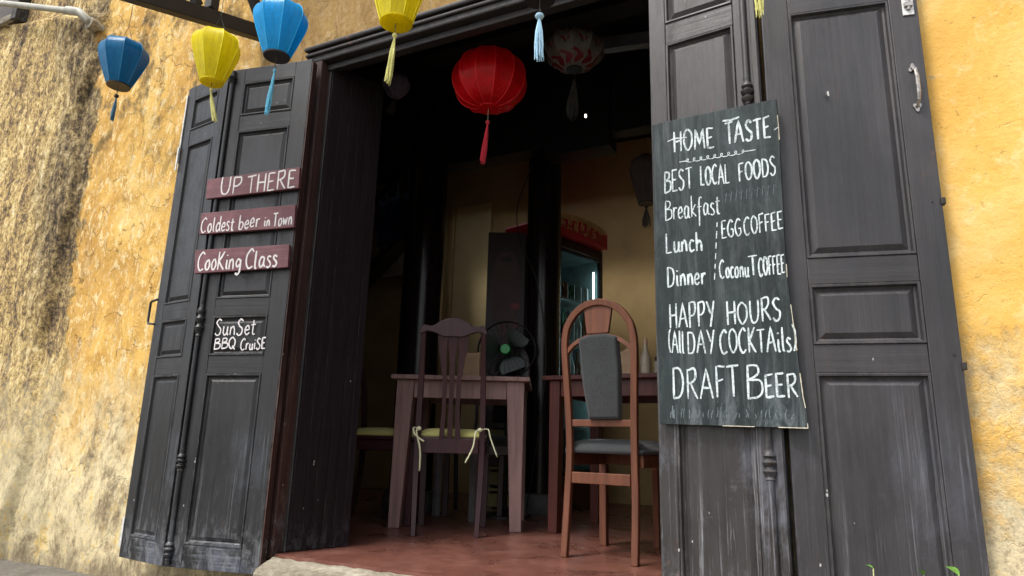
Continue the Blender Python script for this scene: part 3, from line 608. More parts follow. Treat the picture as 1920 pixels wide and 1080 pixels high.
# ------------------------------------------------------------------ lanterns
BALLOON = [(.34, 1.0), (.60, .985), (.83, .93), (.955, .85), (1.0, .76), (.985, .67), (.90, .53), (.75, .33), (.60, .14), (.48, 0)]
DIAMOND = [(.30, 1.0), (.62, .95), (.90, .87), (1.0, .78), (.97, .70), (.82, .48), (.68, .28), (.56, .12), (.48, 0)]
ROUND = [(.30, 1.0), (.56, .945), (.77, .85), (.92, .72), (.99, .58), (1.0, .47), (.95, .32), (.83, .18), (.64, .07), (.40, .01), (.26, 0)]
FLAT = [(.28, 1.0), (.52, .97), (.74, .90), (.92, .78), (1.0, .62), (.97, .48), (.86, .32), (.66, .17), (.44, .06), (.26, 0)]
RIBS = {}
def silk_rib(ms):
    if ms.name not in RIBS:
        c = [n for n in ms.node_tree.nodes if n.type == 'VALTORGB'][0].color_ramp.elements[1].color
        RIBS[ms.name] = flat(ms.name+'_seam', tuple(min(.95, x*.95+.015) for x in c[:3]), .5, .1, 20)
    return RIBS[ms.name]
def lantern(loc, W, Hh, prof, ms, mt, label, tass, n=10, top=2.9, rz=0., cord=.05, spread=1., bead=.009, thick=None, tilt=None, group='silk lanterns hung over the doorway'):
    r = W/2; L = empty('silk_lantern', (loc[0], loc[1], loc[2]-Hh/2), rz)   # base at the lower ring
    tag(L, label, 'lantern', group)
    P = smooth_pts([(a*r, b*Hh) for a, b in prof], 2); me = None; rim_m = silk_rib(ms)
    for g_ in range(n):
        if me is None:
            mb = MB(); da = math.pi/n; cols = 4
            for (rr, z) in P:
                for c in range(cols+1):
                    t = -1+2*c/cols; a = da*t; rad = rr*math.cos(da)/math.cos(a)*(1-.02*(1-t*t)+.006*noise.noise(Vector((t*3+loc[0]*9, z*45, 2))))
                    mb.v.append((rad*math.cos(a), rad*math.sin(a), z))
            for i in range(len(P)-1):
                for c in range(cols): a = i*(cols+1)+c; mb.f.append((a, a+1, a+cols+2, a+cols+1))
            o = mb.build('silk_panel', ms, L, smooth='all'); me = o.data
        else:
            o = link(bpy.data.objects.new('silk_panel', me)); o.parent = L
        o.rotation_euler.z = 2*math.pi*(g_+.5)/n
    rb = MB()
    for g_ in range(n):
        a = 2*math.pi*g_/n; rb.tube([(rr*math.cos(a)*1.004, rr*math.sin(a)*1.004, z) for rr, z in P], .0013*(thick or 1), 5)
    tag(rb.build('rib_seams', rim_m, L, smooth='all'), kind='stuff')
    rt, rbt = P[0][0], P[-1][0]
    MB().lathe([(rt*.9, Hh-.004), (rt*1.06, Hh-.002), (rt*1.06, Hh+.008), (rt*.9, Hh+.010)], 20).build('top_ring', M_BLACK if 'yellow' not in label else ms, L, smooth=True)
    MB().lathe([(rbt*.80, -.004), (rbt*1.0, -.005), (rbt*1.03, .001), (rbt*.9, .004)], 20).build('bottom_ring', ms if 'yellow' in label or 'red silk' in label else M_BLACK, L, smooth=True)
    s = MB(); sz = top-L.location.z
    s.tube([(rt*.95, 0, Hh+.008), (.0, 0, Hh+.085), (-rt*.95, 0, Hh+.008)], .0012, 5); s.tube([(0, 0, Hh+.085), (.003, 0, (Hh+sz)/2), (0, 0, sz)], .0013, 5)
    s.build('hanging_cord', M_BLACK, L)
    if tass:
        tl, tw, tdx = tass
        MB().tube([(0, 0, .03), (tdx*.1, 0, -cord)], .0013, 5).build('tassel_cord', M_TDK if mt is not M_TRED else M_TBEIGE, L)
        MB().lathe([(.002, -cord-.016), (bead*.8, -cord-.012), (bead, -cord-.006), (bead*.8, -cord), (.002, -cord+.003)], 12, (tdx*.1, 0, 0)).build('bead', M_IRON if mt in (M_TBLUE, M_TDK) else mt, L, smooth='all')
        tb = MB(); rnd = random.Random(hash(label) % 999 if False else len(label))
        for k in range(46):
            a = rnd.uniform(0, 2*math.pi); q = math.sqrt(rnd.random())*tw*spread; ll = tl*rnd.uniform(.82, 1.0)
            x0, z0 = tdx*.1, -cord-.014; tp = .25*tw
            pts = [(x0+tp*math.cos(a)*.6, tp*math.sin(a)*.6, z0), (x0+(q*.55)*math.cos(a)+tdx*.3, q*.55*math.sin(a), z0-ll*.35), (x0+q*.9*math.cos(a)+tdx*.65, q*.9*math.sin(a), z0-ll*.7), (x0+q*math.cos(a)*.9+tdx, q*math.sin(a)*.9, z0-ll)]
            wob = lambda: rnd.uniform(-.0022, .0022)
            pts = [pts[0]]+[(p_[0]+wob(), p_[1]+wob(), p_[2]) for p_ in pts[1:]]; tb.tube(pts, [.0012, .0013, .0012, .0008], 4)
        tb.build('tassel', mt, L)
    return L
lantern((-2.80, -.45, 2.062), .200, .215, BALLOON, M_SBLUE, M_TBLUE, 'deep blue silk lantern hanging farthest left before the stained wall', (.115, .008, -.002), n=8, rz=.2, bead=.010, cord=.045)
lantern((-2.18, -.45, 1.935), .188, .214, BALLOON, M_SYEL, M_TYEL, 'yellow silk lantern hanging between the two blue lanterns, swinging tassel', (.135, .010, .035), n=8, rz=.35, cord=.03, bead=.006)
lantern((-1.83, -.45, 1.962), .200, .218, BALLOON, M_SBLUE2, M_TTEAL, 'bright sky blue silk lantern in front of the black bracket', (.175, .010, -.012), n=8, rz=.1, cord=.055, bead=.006)
lantern((-1.275, -.45, 1.990), .235, .30, DIAMOND, M_SYEL, M_TYEL, 'yellow silk lantern above the lintel, cut off by the top of the picture', (.175, .014, -.012), n=8, rz=.3, cord=.045, bead=.009)
lantern((-1.376, .40, 2.102), .352, .275, ROUND, M_SRED, M_TRED, 'round red silk lantern hanging in the middle of the doorway', (.20, .014, -.018), n=12, rz=.12, cord=.07, top=3.05, thick=1.3, bead=.011)
lantern((-.735, -.45, 1.884), .20, .23, BALLOON, M_SBLUE, M_TLB, 'blue lantern above the picture edge whose long pale blue tassel hangs down', (.145, .018, .002), n=8, cord=.056, bead=.014)
lantern((-1.067, .70, 2.345), .305, .185, FLAT, M_SFLO, M_TDK, 'flattened grey lantern with red flower print inside the doorway', (.20, .035, -.008), n=10, cord=.05, top=3.05, spread=1.0)
lantern((-.115, -.45, 1.858), .20, .24, BALLOON, M_SYEL, M_TYEL, 'yellow lantern above the picture edge at the right, only its tassel tip showing', (.15, .013, .0), n=10, cord=.05, bead=.006)
lantern((-2.285, .865, 2.53), .165, .15, FLAT, M_SPUR, M_TDK, 'small dusky violet lantern hanging in the dark behind the yellow tassel', (.08, .03, -.03), n=8, cord=.01, top=3.05)
lantern((-.965, 1.635, 2.01), .20, .30, DIAMOND, silk('tan_and_blue_cloth', (.16, .13, .12)), M_TDK, 'grey lantern half hidden behind the left edge of the chalkboard', (.12, .03, 0), n=8, cord=.02, top=3.05)

# ------------------------------------------------------------------ awning bracket, lantern pole, pipe
ab = empty('awning_bracket', (-2.5, 0, 2.39)); tag(ab, 'black timber awning bracket fixed to the yellow wall behind the blue lantern', 'bracket')
MB().bar((0, .03, .04), (0, -1.05, -.32), .05, .07).build('lower_rail', M_TRUSS, ab, bevel=.003)
MB().bar((.001, -.27, -.02), (.001, -.27, .46), .045, .045).build('post', M_TRUSS, ab, bevel=.003)
MB().bar((-.002, .02, .10), (-.002, -.22, .42), .04, .045).build('diagonal_brace', M_TRUSS, ab, bevel=.003)
MB().bar((0, .03, .50), (0, -1.05, .36), .05, .07).build('top_rail', M_TRUSS, ab, bevel=.003)
MB().bar((-.001, -.34, -.04), (-.001, -.62, .42), .035, .04).build('diagonal_brace', M_TRUSS, ab, bevel=.003)
ab2 = copy_tree(ab); ab2.location.x = 1.5; tag(ab2, 'black timber awning bracket right of the doorway, above the picture', 'bracket')
lp = MB().tube([(-4.2, -.45, 2.915), (1.4, -.45, 2.915)], .02, 12).build('lantern_pole', M_TRUSS, smooth=True); tag(lp, 'dark pole over the doorway that the outdoor lanterns hang from', 'pole')
pp = empty('wall_pipe', (-3.95, 0, 2.9)); tag(pp, 'old white drain pipe with elbow entering the stained wall, top left', 'pipe')
MB().tube([(-1.15, -.10, .42), (-.06, -.085, .03)], .020, 14).build('pipe', M_PIPE, pp, smooth=True)
MB().tube([(-.14, -.087, .06), (-.02, -.083, .015), (.02, -.05, -.03), (.03, .06, -.05)], .026, 14).build('elbow', M_PIPE, pp, smooth=True)
MB().tube([(.028, -.045, -.047), (.030, .0, -.05)], .04, 14).build('cement_collar', M_STONE, pp, smooth=True)

# ------------------------------------------------------------------ the room behind
bw = MB().box(-4.95, 1.4, 3.2, 3.35, 0, 3.06).build('back_wall', M_INWALL); tag(bw, 'dim ochre back wall of the dining room', 'wall')
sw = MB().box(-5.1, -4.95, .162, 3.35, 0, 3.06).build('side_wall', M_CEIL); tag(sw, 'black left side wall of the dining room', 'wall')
sw = MB().box(1.4, 1.55, .162, 3.35, 0, 3.06).build('side_wall', M_INWALL); tag(sw, 'ochre right side wall of the dining room behind the right door', 'wall')
ce = MB().box(-5.1, 1.55, .162, 2.18, 3.06, 3.2).box(-5.1, 1.55, 2.47, 3.35, 3.06, 3.2).box(-5.1, -3.3, 2.1802, 2.4698, 3.06, 3.2).box(-.7, 1.55, 2.1802, 2.4698, 3.06, 3.2).build('ceiling', M_CEIL); tag(ce, kind='structure')  # slot left open behind the beams: added skylight to brighten the back wall
beams = [((-4.9, 1.90, 2.74), (-2.581, 2.02, 3.059), 'dark ceiling beam over the stair corner'), ((-2.58, 1.88, 2.47), (-1.74, 2.04, 3.059), 'deep dark ceiling beam between the two columns'),
         ((-1.739, 1.88, 2.40), (-1.27, 2.04, 3.059), 'deepest dark ceiling beam, above the drinks cooler'), ((-1.269, 1.90, 2.50), (1.39, 2.02, 3.059), 'dark ceiling beam right of the cooler'), ((-4.9, 1.1, 2.86), (1.39, 1.24, 3.059), 'dark ceiling beam across the front of the room')]
for a, b, lab in beams:
    o = MB().box(a[0], b[0], a[1], b[1], a[2], b[2]).build('ceiling_beam', M_CEIL, bevel=.004); tag(o, lab, 'beam', 'ceiling beams')
# pale door casing on the back wall
dc = empty('wall_casing', (-3.05, 3.19, 0)); tag(dc, 'pale yellow vertical casing strip standing on the back wall between the columns', 'casing')
MB().box(-.19, .20, -.03, .0, 0, 2.66).build('casing_board', flat('casing_paint', (.60, .47, .24), .7, .12, 3), dc, bevel=.004)
MB().box(-.235, -.192, -.05, .0, 0, 2.70).build('trim', M_INWALL, dc, bevel=.004)
# columns
for (x, y, r, lab) in ((-2.56, 1.67, .138, 'thick glossy black column behind the left table'), (-1.834, 2.10, .122, 'glossy black column on a pale stone foot beside the drinks cooler')):
    c = empty('column', (x, y, 0)); tag(c, lab, 'column', 'lacquered columns')
    MB().lathe([(r, .13), (r*1.0, .5), (r*1.02, 1.6), (r*.97, 2.6), (r*.95, 3.058)], 40).build('shaft', M_COL, c, smooth=True)
    MB().lathe([(r*1.2, 0), (r*1.32, .03), (r*1.34, .08), (r*1.2, .12), (r*1.05, .129)], 32).build('stone_foot', flat('column_foot_stone', (.12, .12, .115), .7), c, smooth=True)

# stairs in the dark left corner
stc = empty('staircase', (-3.7, 2.5, 0)); tag(stc, 'unlit staircase with slim balusters in the left corner', 'staircase')
MB().bar((-1.0, .1, 1.1), (.45, .1, 2.35), .06, .18).build('stringer', M_CEIL, stc)
MB().bar((-1.0, .1, 1.95), (.45, .1, 3.0), .05, .05).build('handrail', M_COL, stc)
bal = None
for k in range(9):
    x = -.75+k*.13; z0 = 1.1+(x+1)/1.45*1.25+.02; z1 = 1.95+(x+1)/1.45*1.05
    MB().lathe([(.014, z0), (.02, z0+.2), (.011, z0+.35), (.018, z1-.15), (.012, z1)], 8, (x, .1, 0)).build('baluster', M_CEIL, stc, smooth=True)
ph = MB().box(-4.7, -3.5, 3.12, 3.19, 2.02, 2.92).build('wall_panel', M_INPALE); tag(ph, 'pale panel on the back wall above the stairs', 'panel')
bc = MB()
for i in range(13):
    for j in range(9):
        bc.v.append((-3.42+.035*i, 2.2+.03*math.sin(i*1.3)+.01*math.sin(j+i), 2.42-.05*j-.03*math.sin(i*.7)))
for i in range(12):
    for j in range(8): a = i*9+j; bc.f.append((a, a+1, a+10, a+9))
cl = bc.build('blue_cloth', fabric('deep_blue_cloth', (.015, .03, .09)), smooth='all'); md = cl.modifiers.new('t', 'SOLIDIFY'); md.thickness = .01
tag(cl, 'dark blue cloth hanging on the stair rail', 'cloth')

# ------------------------------------------------------------------ furniture
def catm(p, k=4): 
    o = []
    q = [p[0]]+list(p)+[p[-1]]
    for i in range(1, len(q)-2):
        a, b, c, d = [Vector(v) for v in q[i-1:i+3]]
        for j in range(k):
            t = j/k; o.append(.5*((2*b)+(-a+c)*t+(2*a-5*b+4*c-d)*t*t+(-a+3*b-3*c+d)*t**3))
    o.append(Vector(p[-1])); return o
def cushion(mb, w, d, z, t, y0, n=10):
    vs = []
    for j in range(n+1):
        for i in range(n+1):
            u, v = i/n*2-1, j/n*2-1; e = (1-abs(u)**4)*(1-abs(v)**4)
            vs.append((u*w/2*(1-.04*abs(v)), y0+(v+1)/2*d, z+t*(.35+.65*e**.35)*1.0 if e > 0 else z+t*.3))
    b = len(mb.v); m = (n+1)**2; mb.v += vs+[(x, y, z+(.0 if 0 else 0)) for x, y, _ in vs]
    for j in range(n):
        for i in range(n):
            a = b+j*(n+1)+i; mb.f += [(a, a+1, a+n+2, a+n+1), (a+m, a+m+n+1, a+m+n+2, a+m+1)]
    rim = [i for i in range(n+1)]+[j*(n+1)+n for j in range(1, n+1)]+[n*(n+1)+i for i in range(n-1, -1, -1)]+[j*(n+1) for j in range(n-1, 0, -1)]
    for i in range(len(rim)): a, c = rim[i], rim[(i+1) % len(rim)]; mb.f.append((b+a, b+a+m, b+c+m, b+c))
def splat_chair(loc, rz, label, cush=True, ties=True):
    ch = empty('dining_chair', loc, rz); tag(ch, label, 'chair', 'chairs at the left table')
    for s in (-1, 1):
        pts = catm([(s*.150, -.01, 0), (s*.158, .025, .25), (s*.160, .03, .46), (s*.156, .01, .75), (s*.150, -.045, 1.0)])
        MB().tube(pts, [.0165+.004*math.sin(math.pi*i/(len(pts)-1)) for i in range(len(pts))], 4).build('back_leg', M_CH1, ch, smooth=True, bevel=.002)
        MB().bar((s*.165, .40, 0), (s*.17, .40, .43), .034, .034).build('front_leg', M_CH1, ch, bevel=.003)
    # crest rail with serpentine top
    top = smooth_pts([(-.170, .985), (-.150, 1.012), (-.105, 1.008), (-.060, 1.035), (0, 1.052), (.060, 1.035), (.105, 1.008), (.150, 1.012), (.170, .985)], 5)
    bot = smooth_pts([(.165, .965), (.13, .980), (.085, .970), (.05, .955), (0, .955), (-.05, .955), (-.085, .970), (-.13, .980), (-.165, .965)], 5)
    MB().slab(top+bot, -.058, -.034).build('crest_rail', M_CH1, ch, bevel=.003)
    # lyre splat: three slats spreading into the crest
    for s in (-1, 0, 1):
        L_ = [(.455, s*.040, .013), (.60, s*.034, .010), (.75, s*.036, .011), (.86, s*.048, .017), (.93, s*.052, .024), (.975, s*.050, .026)]
        p = [(c-w_, z) for z, c, w_ in L_]+[(c+w_, z) for z, c, w_ in L_[::-1]]
        mb = MB(); n = len(p)
        f = lambda z: -.046+.055*max(0, (1.0-z)/.55)**.8
        mb.v = [(x, f(z)-.007, z) for x, z in p]+[(x, f(z)+.007, z) for x, z in p]
        m2 = len(L_)
        for k in range(m2-1):
            a, b = k, n-1-k
            mb.f += [(a, a+1, b-1, b), (a+n, b+n, b-1+n, a+1+n)]
        mb.f += [(i, i+n, (i+1) % n+n, (i+1) % n) for i in range(n)]
        mb.build('splat_slat', M_CH1, ch)
    MB().box(-.145, .145, .005, .030, .385, .458).build('rear_rail', M_CH1, ch, bevel=.003)
    MB().box(-.15, .15, .385, .41, .385, .44).build('front_rail', M_CH1, ch, bevel=.003)
    for s in (-1, 1): MB().box(s*.165-.012, s*.165+.012, .04, .385, .385, .44).build('side_rail', M_CH1, ch, bevel=.003)
    MB().box(-.185, .185, .035, .43, .441, .462).build('seat', M_CH1, ch, bevel=.006)
    if cush:
        mb = MB(); cushion(mb, .35, .37, .463, .045, .04); o = mb.build('seat_cushion', M_CUSH, ch, smooth='all')
        if ties:
            for s, pts in ((-1, [[(-.15, -.005, .50), (-.175, -.03, .505), (-.165, -.035, .47), (-.12, -.04, .44)], [(-.15, -.005, .50), (-.16, -.03, .485), (-.137, -.035, .40), (-.135, -.03, .30)]]),
                           (1, [[(.15, -.005, .50), (.13, -.04, .49), (.12, -.045, .42), (.085, -.05, .345)], [(.15, -.005, .50), (.19, -.03, .505), (.205, -.04, .46), (.24, -.045, .375)]])):
                mt_ = MB()
                for q in pts: mt_.tube(catm(q), .0052, 5, flat=.5)
                mt_.lathe([(.002, .49), (.012, .495), (.013, .505), (.003, .512)], 8, (s*.15, -.018, 0)); mt_.build('tie_ribbon', M_TIE, o, smooth='all')
    return ch
def arch_chair(loc, rz, label, mw=M_CH2, mf=M_GREYF, group='grey upholstered arch-back chairs', s=1.0):
    ch = empty('arch_back_chair', loc, rz); tag(ch, label, 'chair', group); ch.scale = (s, s, s)
    y = lambda z: .03-.075*max(0, z-.42)**1.3
    arc = [(-.152, 0, 0), (-.150, .022, .22), (-.145, .03, .42), (-.150, y(.62), .62), (-.160, y(.84), .84)]
    for k in range(1, 12): a = math.pi-math.pi*k/12; arc.append((.158*math.cos(a), y(.87+.16*math.sin(a)), .875+.165*math.sin(a)))
    arc += [(.160, y(.84), .84), (.150, y(.62), .62), (.145, .03, .42), (.150, .022, .22), (.152, 0, 0)]
    pts = catm(arc, 3); MB().tube(pts, .0175, 4, flat=1.15).build('back_frame', mw, ch, smooth=True, bevel=.003)
    a2 = [(-.155, y(.83)+.004, .828), (-.11, y(.87), .868), (-.05, y(.89), .893), (0, y(.9), .900), (.05, y(.89), .893), (.11, y(.87), .868), (.155, y(.83)+.004, .828)]
    MB().tube(catm(a2), .012, 4).build('arched_rail', mw, ch, smooth=True)
    MB().slab([(-.050, .905), (.050, .905), (.056, .94), (.070, 1.025), (-.064, 1.025), (-.054, .94)], y(.95)-.008, y(.95)+.008).build('top_splat', mw, ch, bevel=.003)
    pad = [(-.085, .885), (-.04, .899), (.04, .901), (.088, .888), (.095, .76), (.090, .55), (-.048, .55), (-.072, .70)]
    mb = MB(); n = len(pad); mb.v = [(x, y(z)-.018, z) for x, z in pad]+[(x*.9+.004, y(z)-.025, .72+(z-.72)*.94) for x, z in pad]+[(x, y(z)+.018, z) for x, z in pad]
    mb.f = [tuple(range(n, 2*n))]+[(i, (i+1) % n, (i+1) % n+n, i+n) for i in range(n)]+[(i, i+2*n, (i+1) % n+2*n, (i+1) % n) for i in range(n)]+[tuple(range(2*n, 3*n))[::-1]]
    mb.build('back_pad', mf, ch, bevel=.004)
    MB().box(-.135, .135, .022, .046, .520, .549).build('back_rail', mw, ch, bevel=.003)
    MB().box(-.130, .130, .014, .036, .290, .335).build('lower_rail', mw, ch, bevel=.003)
    for sgn in (-1, 1):
        MB().box(sgn*.16-.013, sgn*.16+.013, .05, .40, .36, .41).build('side_rail', mw, ch, bevel=.003)
        MB().bar((sgn*.165, .41, 0), (sgn*.165, .41, .415), .034, .034).build('front_leg', mw, ch, bevel=.003)
    MB().box(-.15, .15, .40, .42, .36, .41).build('front_rail', mw, ch, bevel=.003)
    mb = MB(); cushion(mb, .36, .40, .412, .06, .04); mb.build('seat_pad', mf, ch, smooth='all')
    return ch
def table(loc, rz, w_, d, h, m, label, leg=(.095, .06), ap=.095, over=.03):
    t = empty('dining_table', loc, rz); tag(t, label, 'table', 'dining tables')
    MB().box(-w_/2-over, w_/2+over, -over, d+over, h-.024, h).build('tabletop', m, t, bevel=.004)
    MB().box(-w_/2+leg[0], w_/2-leg[0], .012, .035, h-.024-ap, h-.0245).build('apron', m, t, bevel=.002)
    MB().box(-w_/2+leg[0], w_/2-leg[0], d-.035, d-.012, h-.024-ap, h-.0245).build('apron', m, t, bevel=.002)
    for s in (-1, 1): MB().box(s*(w_/2-.02)-.011, s*(w_/2-.02)+.011, leg[0], d-leg[0], h-.024-ap, h-.0245).build('apron', m, t, bevel=.002)
    for s in (-1, 1):
        for yy in (0, d-leg[0]):
            x0 = w_/2-leg[0] if s > 0 else -w_/2; mb = MB().box(x0, x0+leg[0], yy, yy+leg[0], 0, h-.0242)
            k = leg[1]/leg[0]
            mb.v = [((v[0] if abs(abs(v[0])-w_/2) < 1e-5 else (s*w_/2-s*leg[1])) if v[2] == 0 else v[0], v[1], v[2]) for v in mb.v]
            mb.build('leg', m, t, bevel=.004)
    return t
# left table with chairs
a1 = math.atan2(.257, .588)
tA = (-1.842, 1.035, 0)
table(tA, a1, .69, .62, .788, M_TB1, 'mauve-brown square dining table at the left with a fan behind it')
splat_chair((-1.752, .803, 0), a1+.05, 'dark mahogany splat-back chair with lime cushion and tied ribbons, back to the street')
splat_chair((-2.55, 1.02, 0), R(-68), 'dark mahogany chair with lime cushion left of the table, half behind the partition', ties=False)
splat_chair((-1.842-.45*math.sin(a1)*2.2+.02, 1.035+1.02*math.cos(a1), 0), a1+math.pi, 'dark mahogany chair on the far side of the left table, facing out', cush=False)
arch_chair((-1.96, 1.86, 0), R(160), 'pale arch-back chair beyond the left table', flat('pale_bentwood', (.20, .19, .19), .4), M_GREYF, 'chairs deep in the room', 1.03)
# right table with chairs
table((-.98, 1.22, 0), R(-3), .86, .62, .80, M_TB2, 'red-brown dining table at the right carrying napkins and bottles', (.062, .05), .085)
arch_chair((-.909, .589, 0), R(-6.1), 'orange-brown arch-back chair with grey tweed back pad, back to the street')
arch_chair((-.36, 1.05, 0), R(62), 'arch-back chair with slate blue seat at the right of the right table', M_CH2, M_BLUEF)

# fan behind the left table
fn = empty('pedestal_fan', (-1.907, 1.70, 0), R(18)); tag(fn, 'black pedestal fan with a bright green hub behind the left table', 'fan')
cz = 1.02
cg = MB(); rF = .185
for y_ in (-.05, .05): cg.tube([(rF*math.cos(a*math.pi/16), y_*.2, cz+rF*math.sin(a*math.pi/16)) for a in range(33)], .004, 5, caps=False)
for k in range(28):
    a = 2*math.pi*k/28
    for s in (-1, 1): cg.tube([(.03*math.cos(a), s*.055, cz+.03*math.sin(a)), (.12*math.cos(a), s*.052, cz+.12*math.sin(a)), (rF*math.cos(a), s*.008, cz+rF*math.sin(a))], .0011, 3, caps=False)
cg.build('cage', M_BLACK, fn)
M_GRN = flat('green_plastic', (.02, .42, .09), .35, .2, 20); M_GRD = flat('dark_green_blade', (.004, .022, .012), .35, .2, 10)
for k in range(3):
    a0 = 2*math.pi*k/3+.9; mb = MB(); n = 8
    for i in range(n+1):
        r = .035+.125*i/n; wv = .30+.42*math.sin(math.pi*(i/n)*.85)
        for s in (-1, 1): a = a0+s*wv; mb.v.append((r*math.cos(a), s*.014, cz+r*math.sin(a)))
    for i in range(n): b = 2*i; mb.f.append((b, b+1, b+3, b+2))
    mb.build('blade', M_GRD, fn, smooth='all')
MB().tube([(0, -.058, cz), (0, .0, cz)], .032, 20).build('hub', M_GRN, fn, smooth=True, bevel=.004)
MB().tube([(0, .06, cz), (0, .16, cz)], .045, 16).build('motor', M_BLACK, fn, smooth=True)
MB().tube([(0, .10, .03), (0, .10, cz-.03)], .013, 12).build('pole', M_IRON, fn, smooth=True)
MB().lathe([(.17, 0), (.17, .012), (.05, .03), (.02, .05)], 28, (0, .10, 0)).build('base', M_BLACK, fn, smooth=True)

cw_ = MB().tube(catm([(-1.75, 1.84, 2.46), (-1.90, 1.80, 2.05), (-1.86, 1.78, 1.75), (-1.74, 1.80, 1.45), (-1.72, 1.9, .9), (-1.80, 1.82, .03)], 5), .0035, 6).build('power_cable', M_BLACK, smooth='all'); tag(cw_, 'thin black power cable hanging from the ceiling beam down behind the fan', 'cable')
# drinks cooler
pN, pF = Vector((-1.80, 2.16)), Vector((-1.615, 2.755)); dF = (pF-pN); aF = math.atan2(dF.y, dF.x)
M_FR = flat('cooler_red', (.50, .015, .03), .35, .2, 6); M_FB = flat('cooler_dark', (.035, .006, .008), .4, .2, 6)
fr = empty('drinks_cooler', (pN.x, pN.y, 0), aF); tag(fr, 'tall red glass-door drinks cooler with lit shelves behind the column', 'cooler')
fw = dF.length
def frbox(x0, x1, y0, y1, z0, z1): return MB().box(x0, x1, y0, y1, z0, z1)
# carcass: sides, back, top, bottom (front faces local -y)
cm = MB().box(0, .035, 0, .5, .05, 1.93).box(fw-.035, fw, 0, .5, .05, 1.93).box(.0352, fw-.0352, .46, .499, .05, 1.93).box(.0352, fw-.0352, .002, .459, .051, .22).box(.0352, fw-.0352, .002, .459, 1.86, 1.929)
cm.build('carcass', M_FB, fr, bevel=.004)
hp = [(0, 1.935), (fw, 1.935)]+[(fw*(.5+.5*math.cos(a)), 2.055+.055*math.sin(a)) for a in [k*math.pi/12 for k in range(13)]]
MB().slab(hp, -.05, .48).build('header', M_FR, fr, bevel=.008)
t_ = NT('header_swirls'); sn = t_.noise((1, 1, 1), 14, 4, .6, 1.5); t_.out(t_.ramp(sn, [(.45, (.35, .05, .02)), (.52, (.62, .42, .18))]), .5); M_SW = t_.m
sw_ = MB(); random.seed(5)
for k in range(7):
    x0 = .05+k*.075; ribbon(sw_, smooth_pts([(x0, 1.98), (x0+.015, 2.06), (x0+.04, 2.07), (x0+.03, 2.0), (x0+.06, 1.985)]), .016, -.0515)
sw_.build('header_script', M_SW, fr)
tip = MB().slab([(fw*(.5+.46*math.cos(a)), 2.062+.05*math.sin(a)) for a in [k*math.pi/12 for k in range(13)]]+[(fw*.04, 2.045), (fw*.5, 2.08), (fw*.96, 2.045)][::1], -.0535, -.0505)
tip.build('header_band', flat('header_gold', (.5, .30, .12), .5), fr)
gl = MB().box(.06, .075, -.03, -.0, .25, 1.84).box(fw-.075, fw-.06, -.03, 0, .25, 1.84).box(.0752, fw-.0752, -.03, 0, 1.82, 1.84).box(.0752, fw-.0752, -.03, 0, .25, .27)
do = gl.build('glass_door', M_BLACK, fr)
tg = NT('cooler_glass'); tg.b.inputs['Transmission Weight'].default_value = 1; tg.out((.75, .9, .88), .03); tg.b.inputs['IOR'].default_value = 1.1
MB().box(.0755, fw-.0755, -.018, -.012, .271, 1.819).build('pane', tg.m, do)
MB().box(.08, .092, -.055, -.031, .9, 1.25).build('handle', M_BLACK, do, bevel=.003)
M_SHELF = flat('cooler_shelf', (.34, .42, .42), .5); M_INN = flat('cooler_inner', (.17, .25, .25), .6)
MB().box(.036, fw-.036, .45, .459, .23, 1.85).build('inner_back', M_INN, fr)
for q in (.0355, fw-.0405): MB().box(q, q+.005, .02, .4495, .23, 1.85).build('inner_side', M_INN, fr)
MB().box(.042, fw-.042, .02, .449, 1.845, 1.8595).build('inner_top', M_INN, fr)
for z in (.55, .86, 1.17, 1.48): MB().box(.041, fw-.041, .03, .445, z, z+.012).build('shelf', M_SHELF, fr)
te = NT('cooler_tube_light'); te.out((.8, .9, .95), .5); te.b.inputs['Emission Color'].default_value = (.82, .94, 1, 1); te.b.inputs['Emission Strength'].default_value = 3.2
MB().tube([(fw-.082, .03, .5), (fw-.082, .03, 1.75)], .007, 10).build('light_tube', te.m, fr)
MB().tube([(.060, .04, .5), (.060, .04, 1.75)], .007, 10).build('light_tube', te.m, fr)  # second tube, added out of sight to brighten the cooler's inside
bm_ = [flat('bottle_green', (.03, .14, .07), .2), flat('bottle_amber', (.14, .05, .02), .2), flat('can_silver', (.4, .45, .45), .35, metal=.5), flat('bottle_clear', (.25, .36, .38), .2)]
pr = [(.028, 0), (.03, .01), (.03, .13), (.012, .19), (.011, .23), (.013, .24)]
random.seed(2)
for zi, z in ((1, .8722), (2, 1.1822), (3, 1.4922)):
    for k in range(6):
        b = MB().lathe(pr if zi != 3 else [(.03, 0), (.031, .005), (.031, .115), (.026, .122)], 12).build('bottle' if zi != 3 else 'can', bm_[(k*3+zi) % 4], None, smooth=True)
        b.matrix_world = Matrix.Translation((pN.x, pN.y, 0)) @ Matrix.Rotation(aF, 4, 'Z') @ Matrix.Translation((.08+k*.082, .08, z))
        tag(b, ('row of drink %s on the %s shelf of the cooler' % ('bottles' if zi != 3 else 'cans', ('lowest', 'second', 'third', 'top')[zi])).replace('row of drink bottles', 'drink bottle in the row').replace('row of drink cans', 'drink can in the row'), 'bottle' if zi != 3 else 'can', 'drinks in row %s of the cooler' % ('one', 'two', 'three', 'four')[zi])

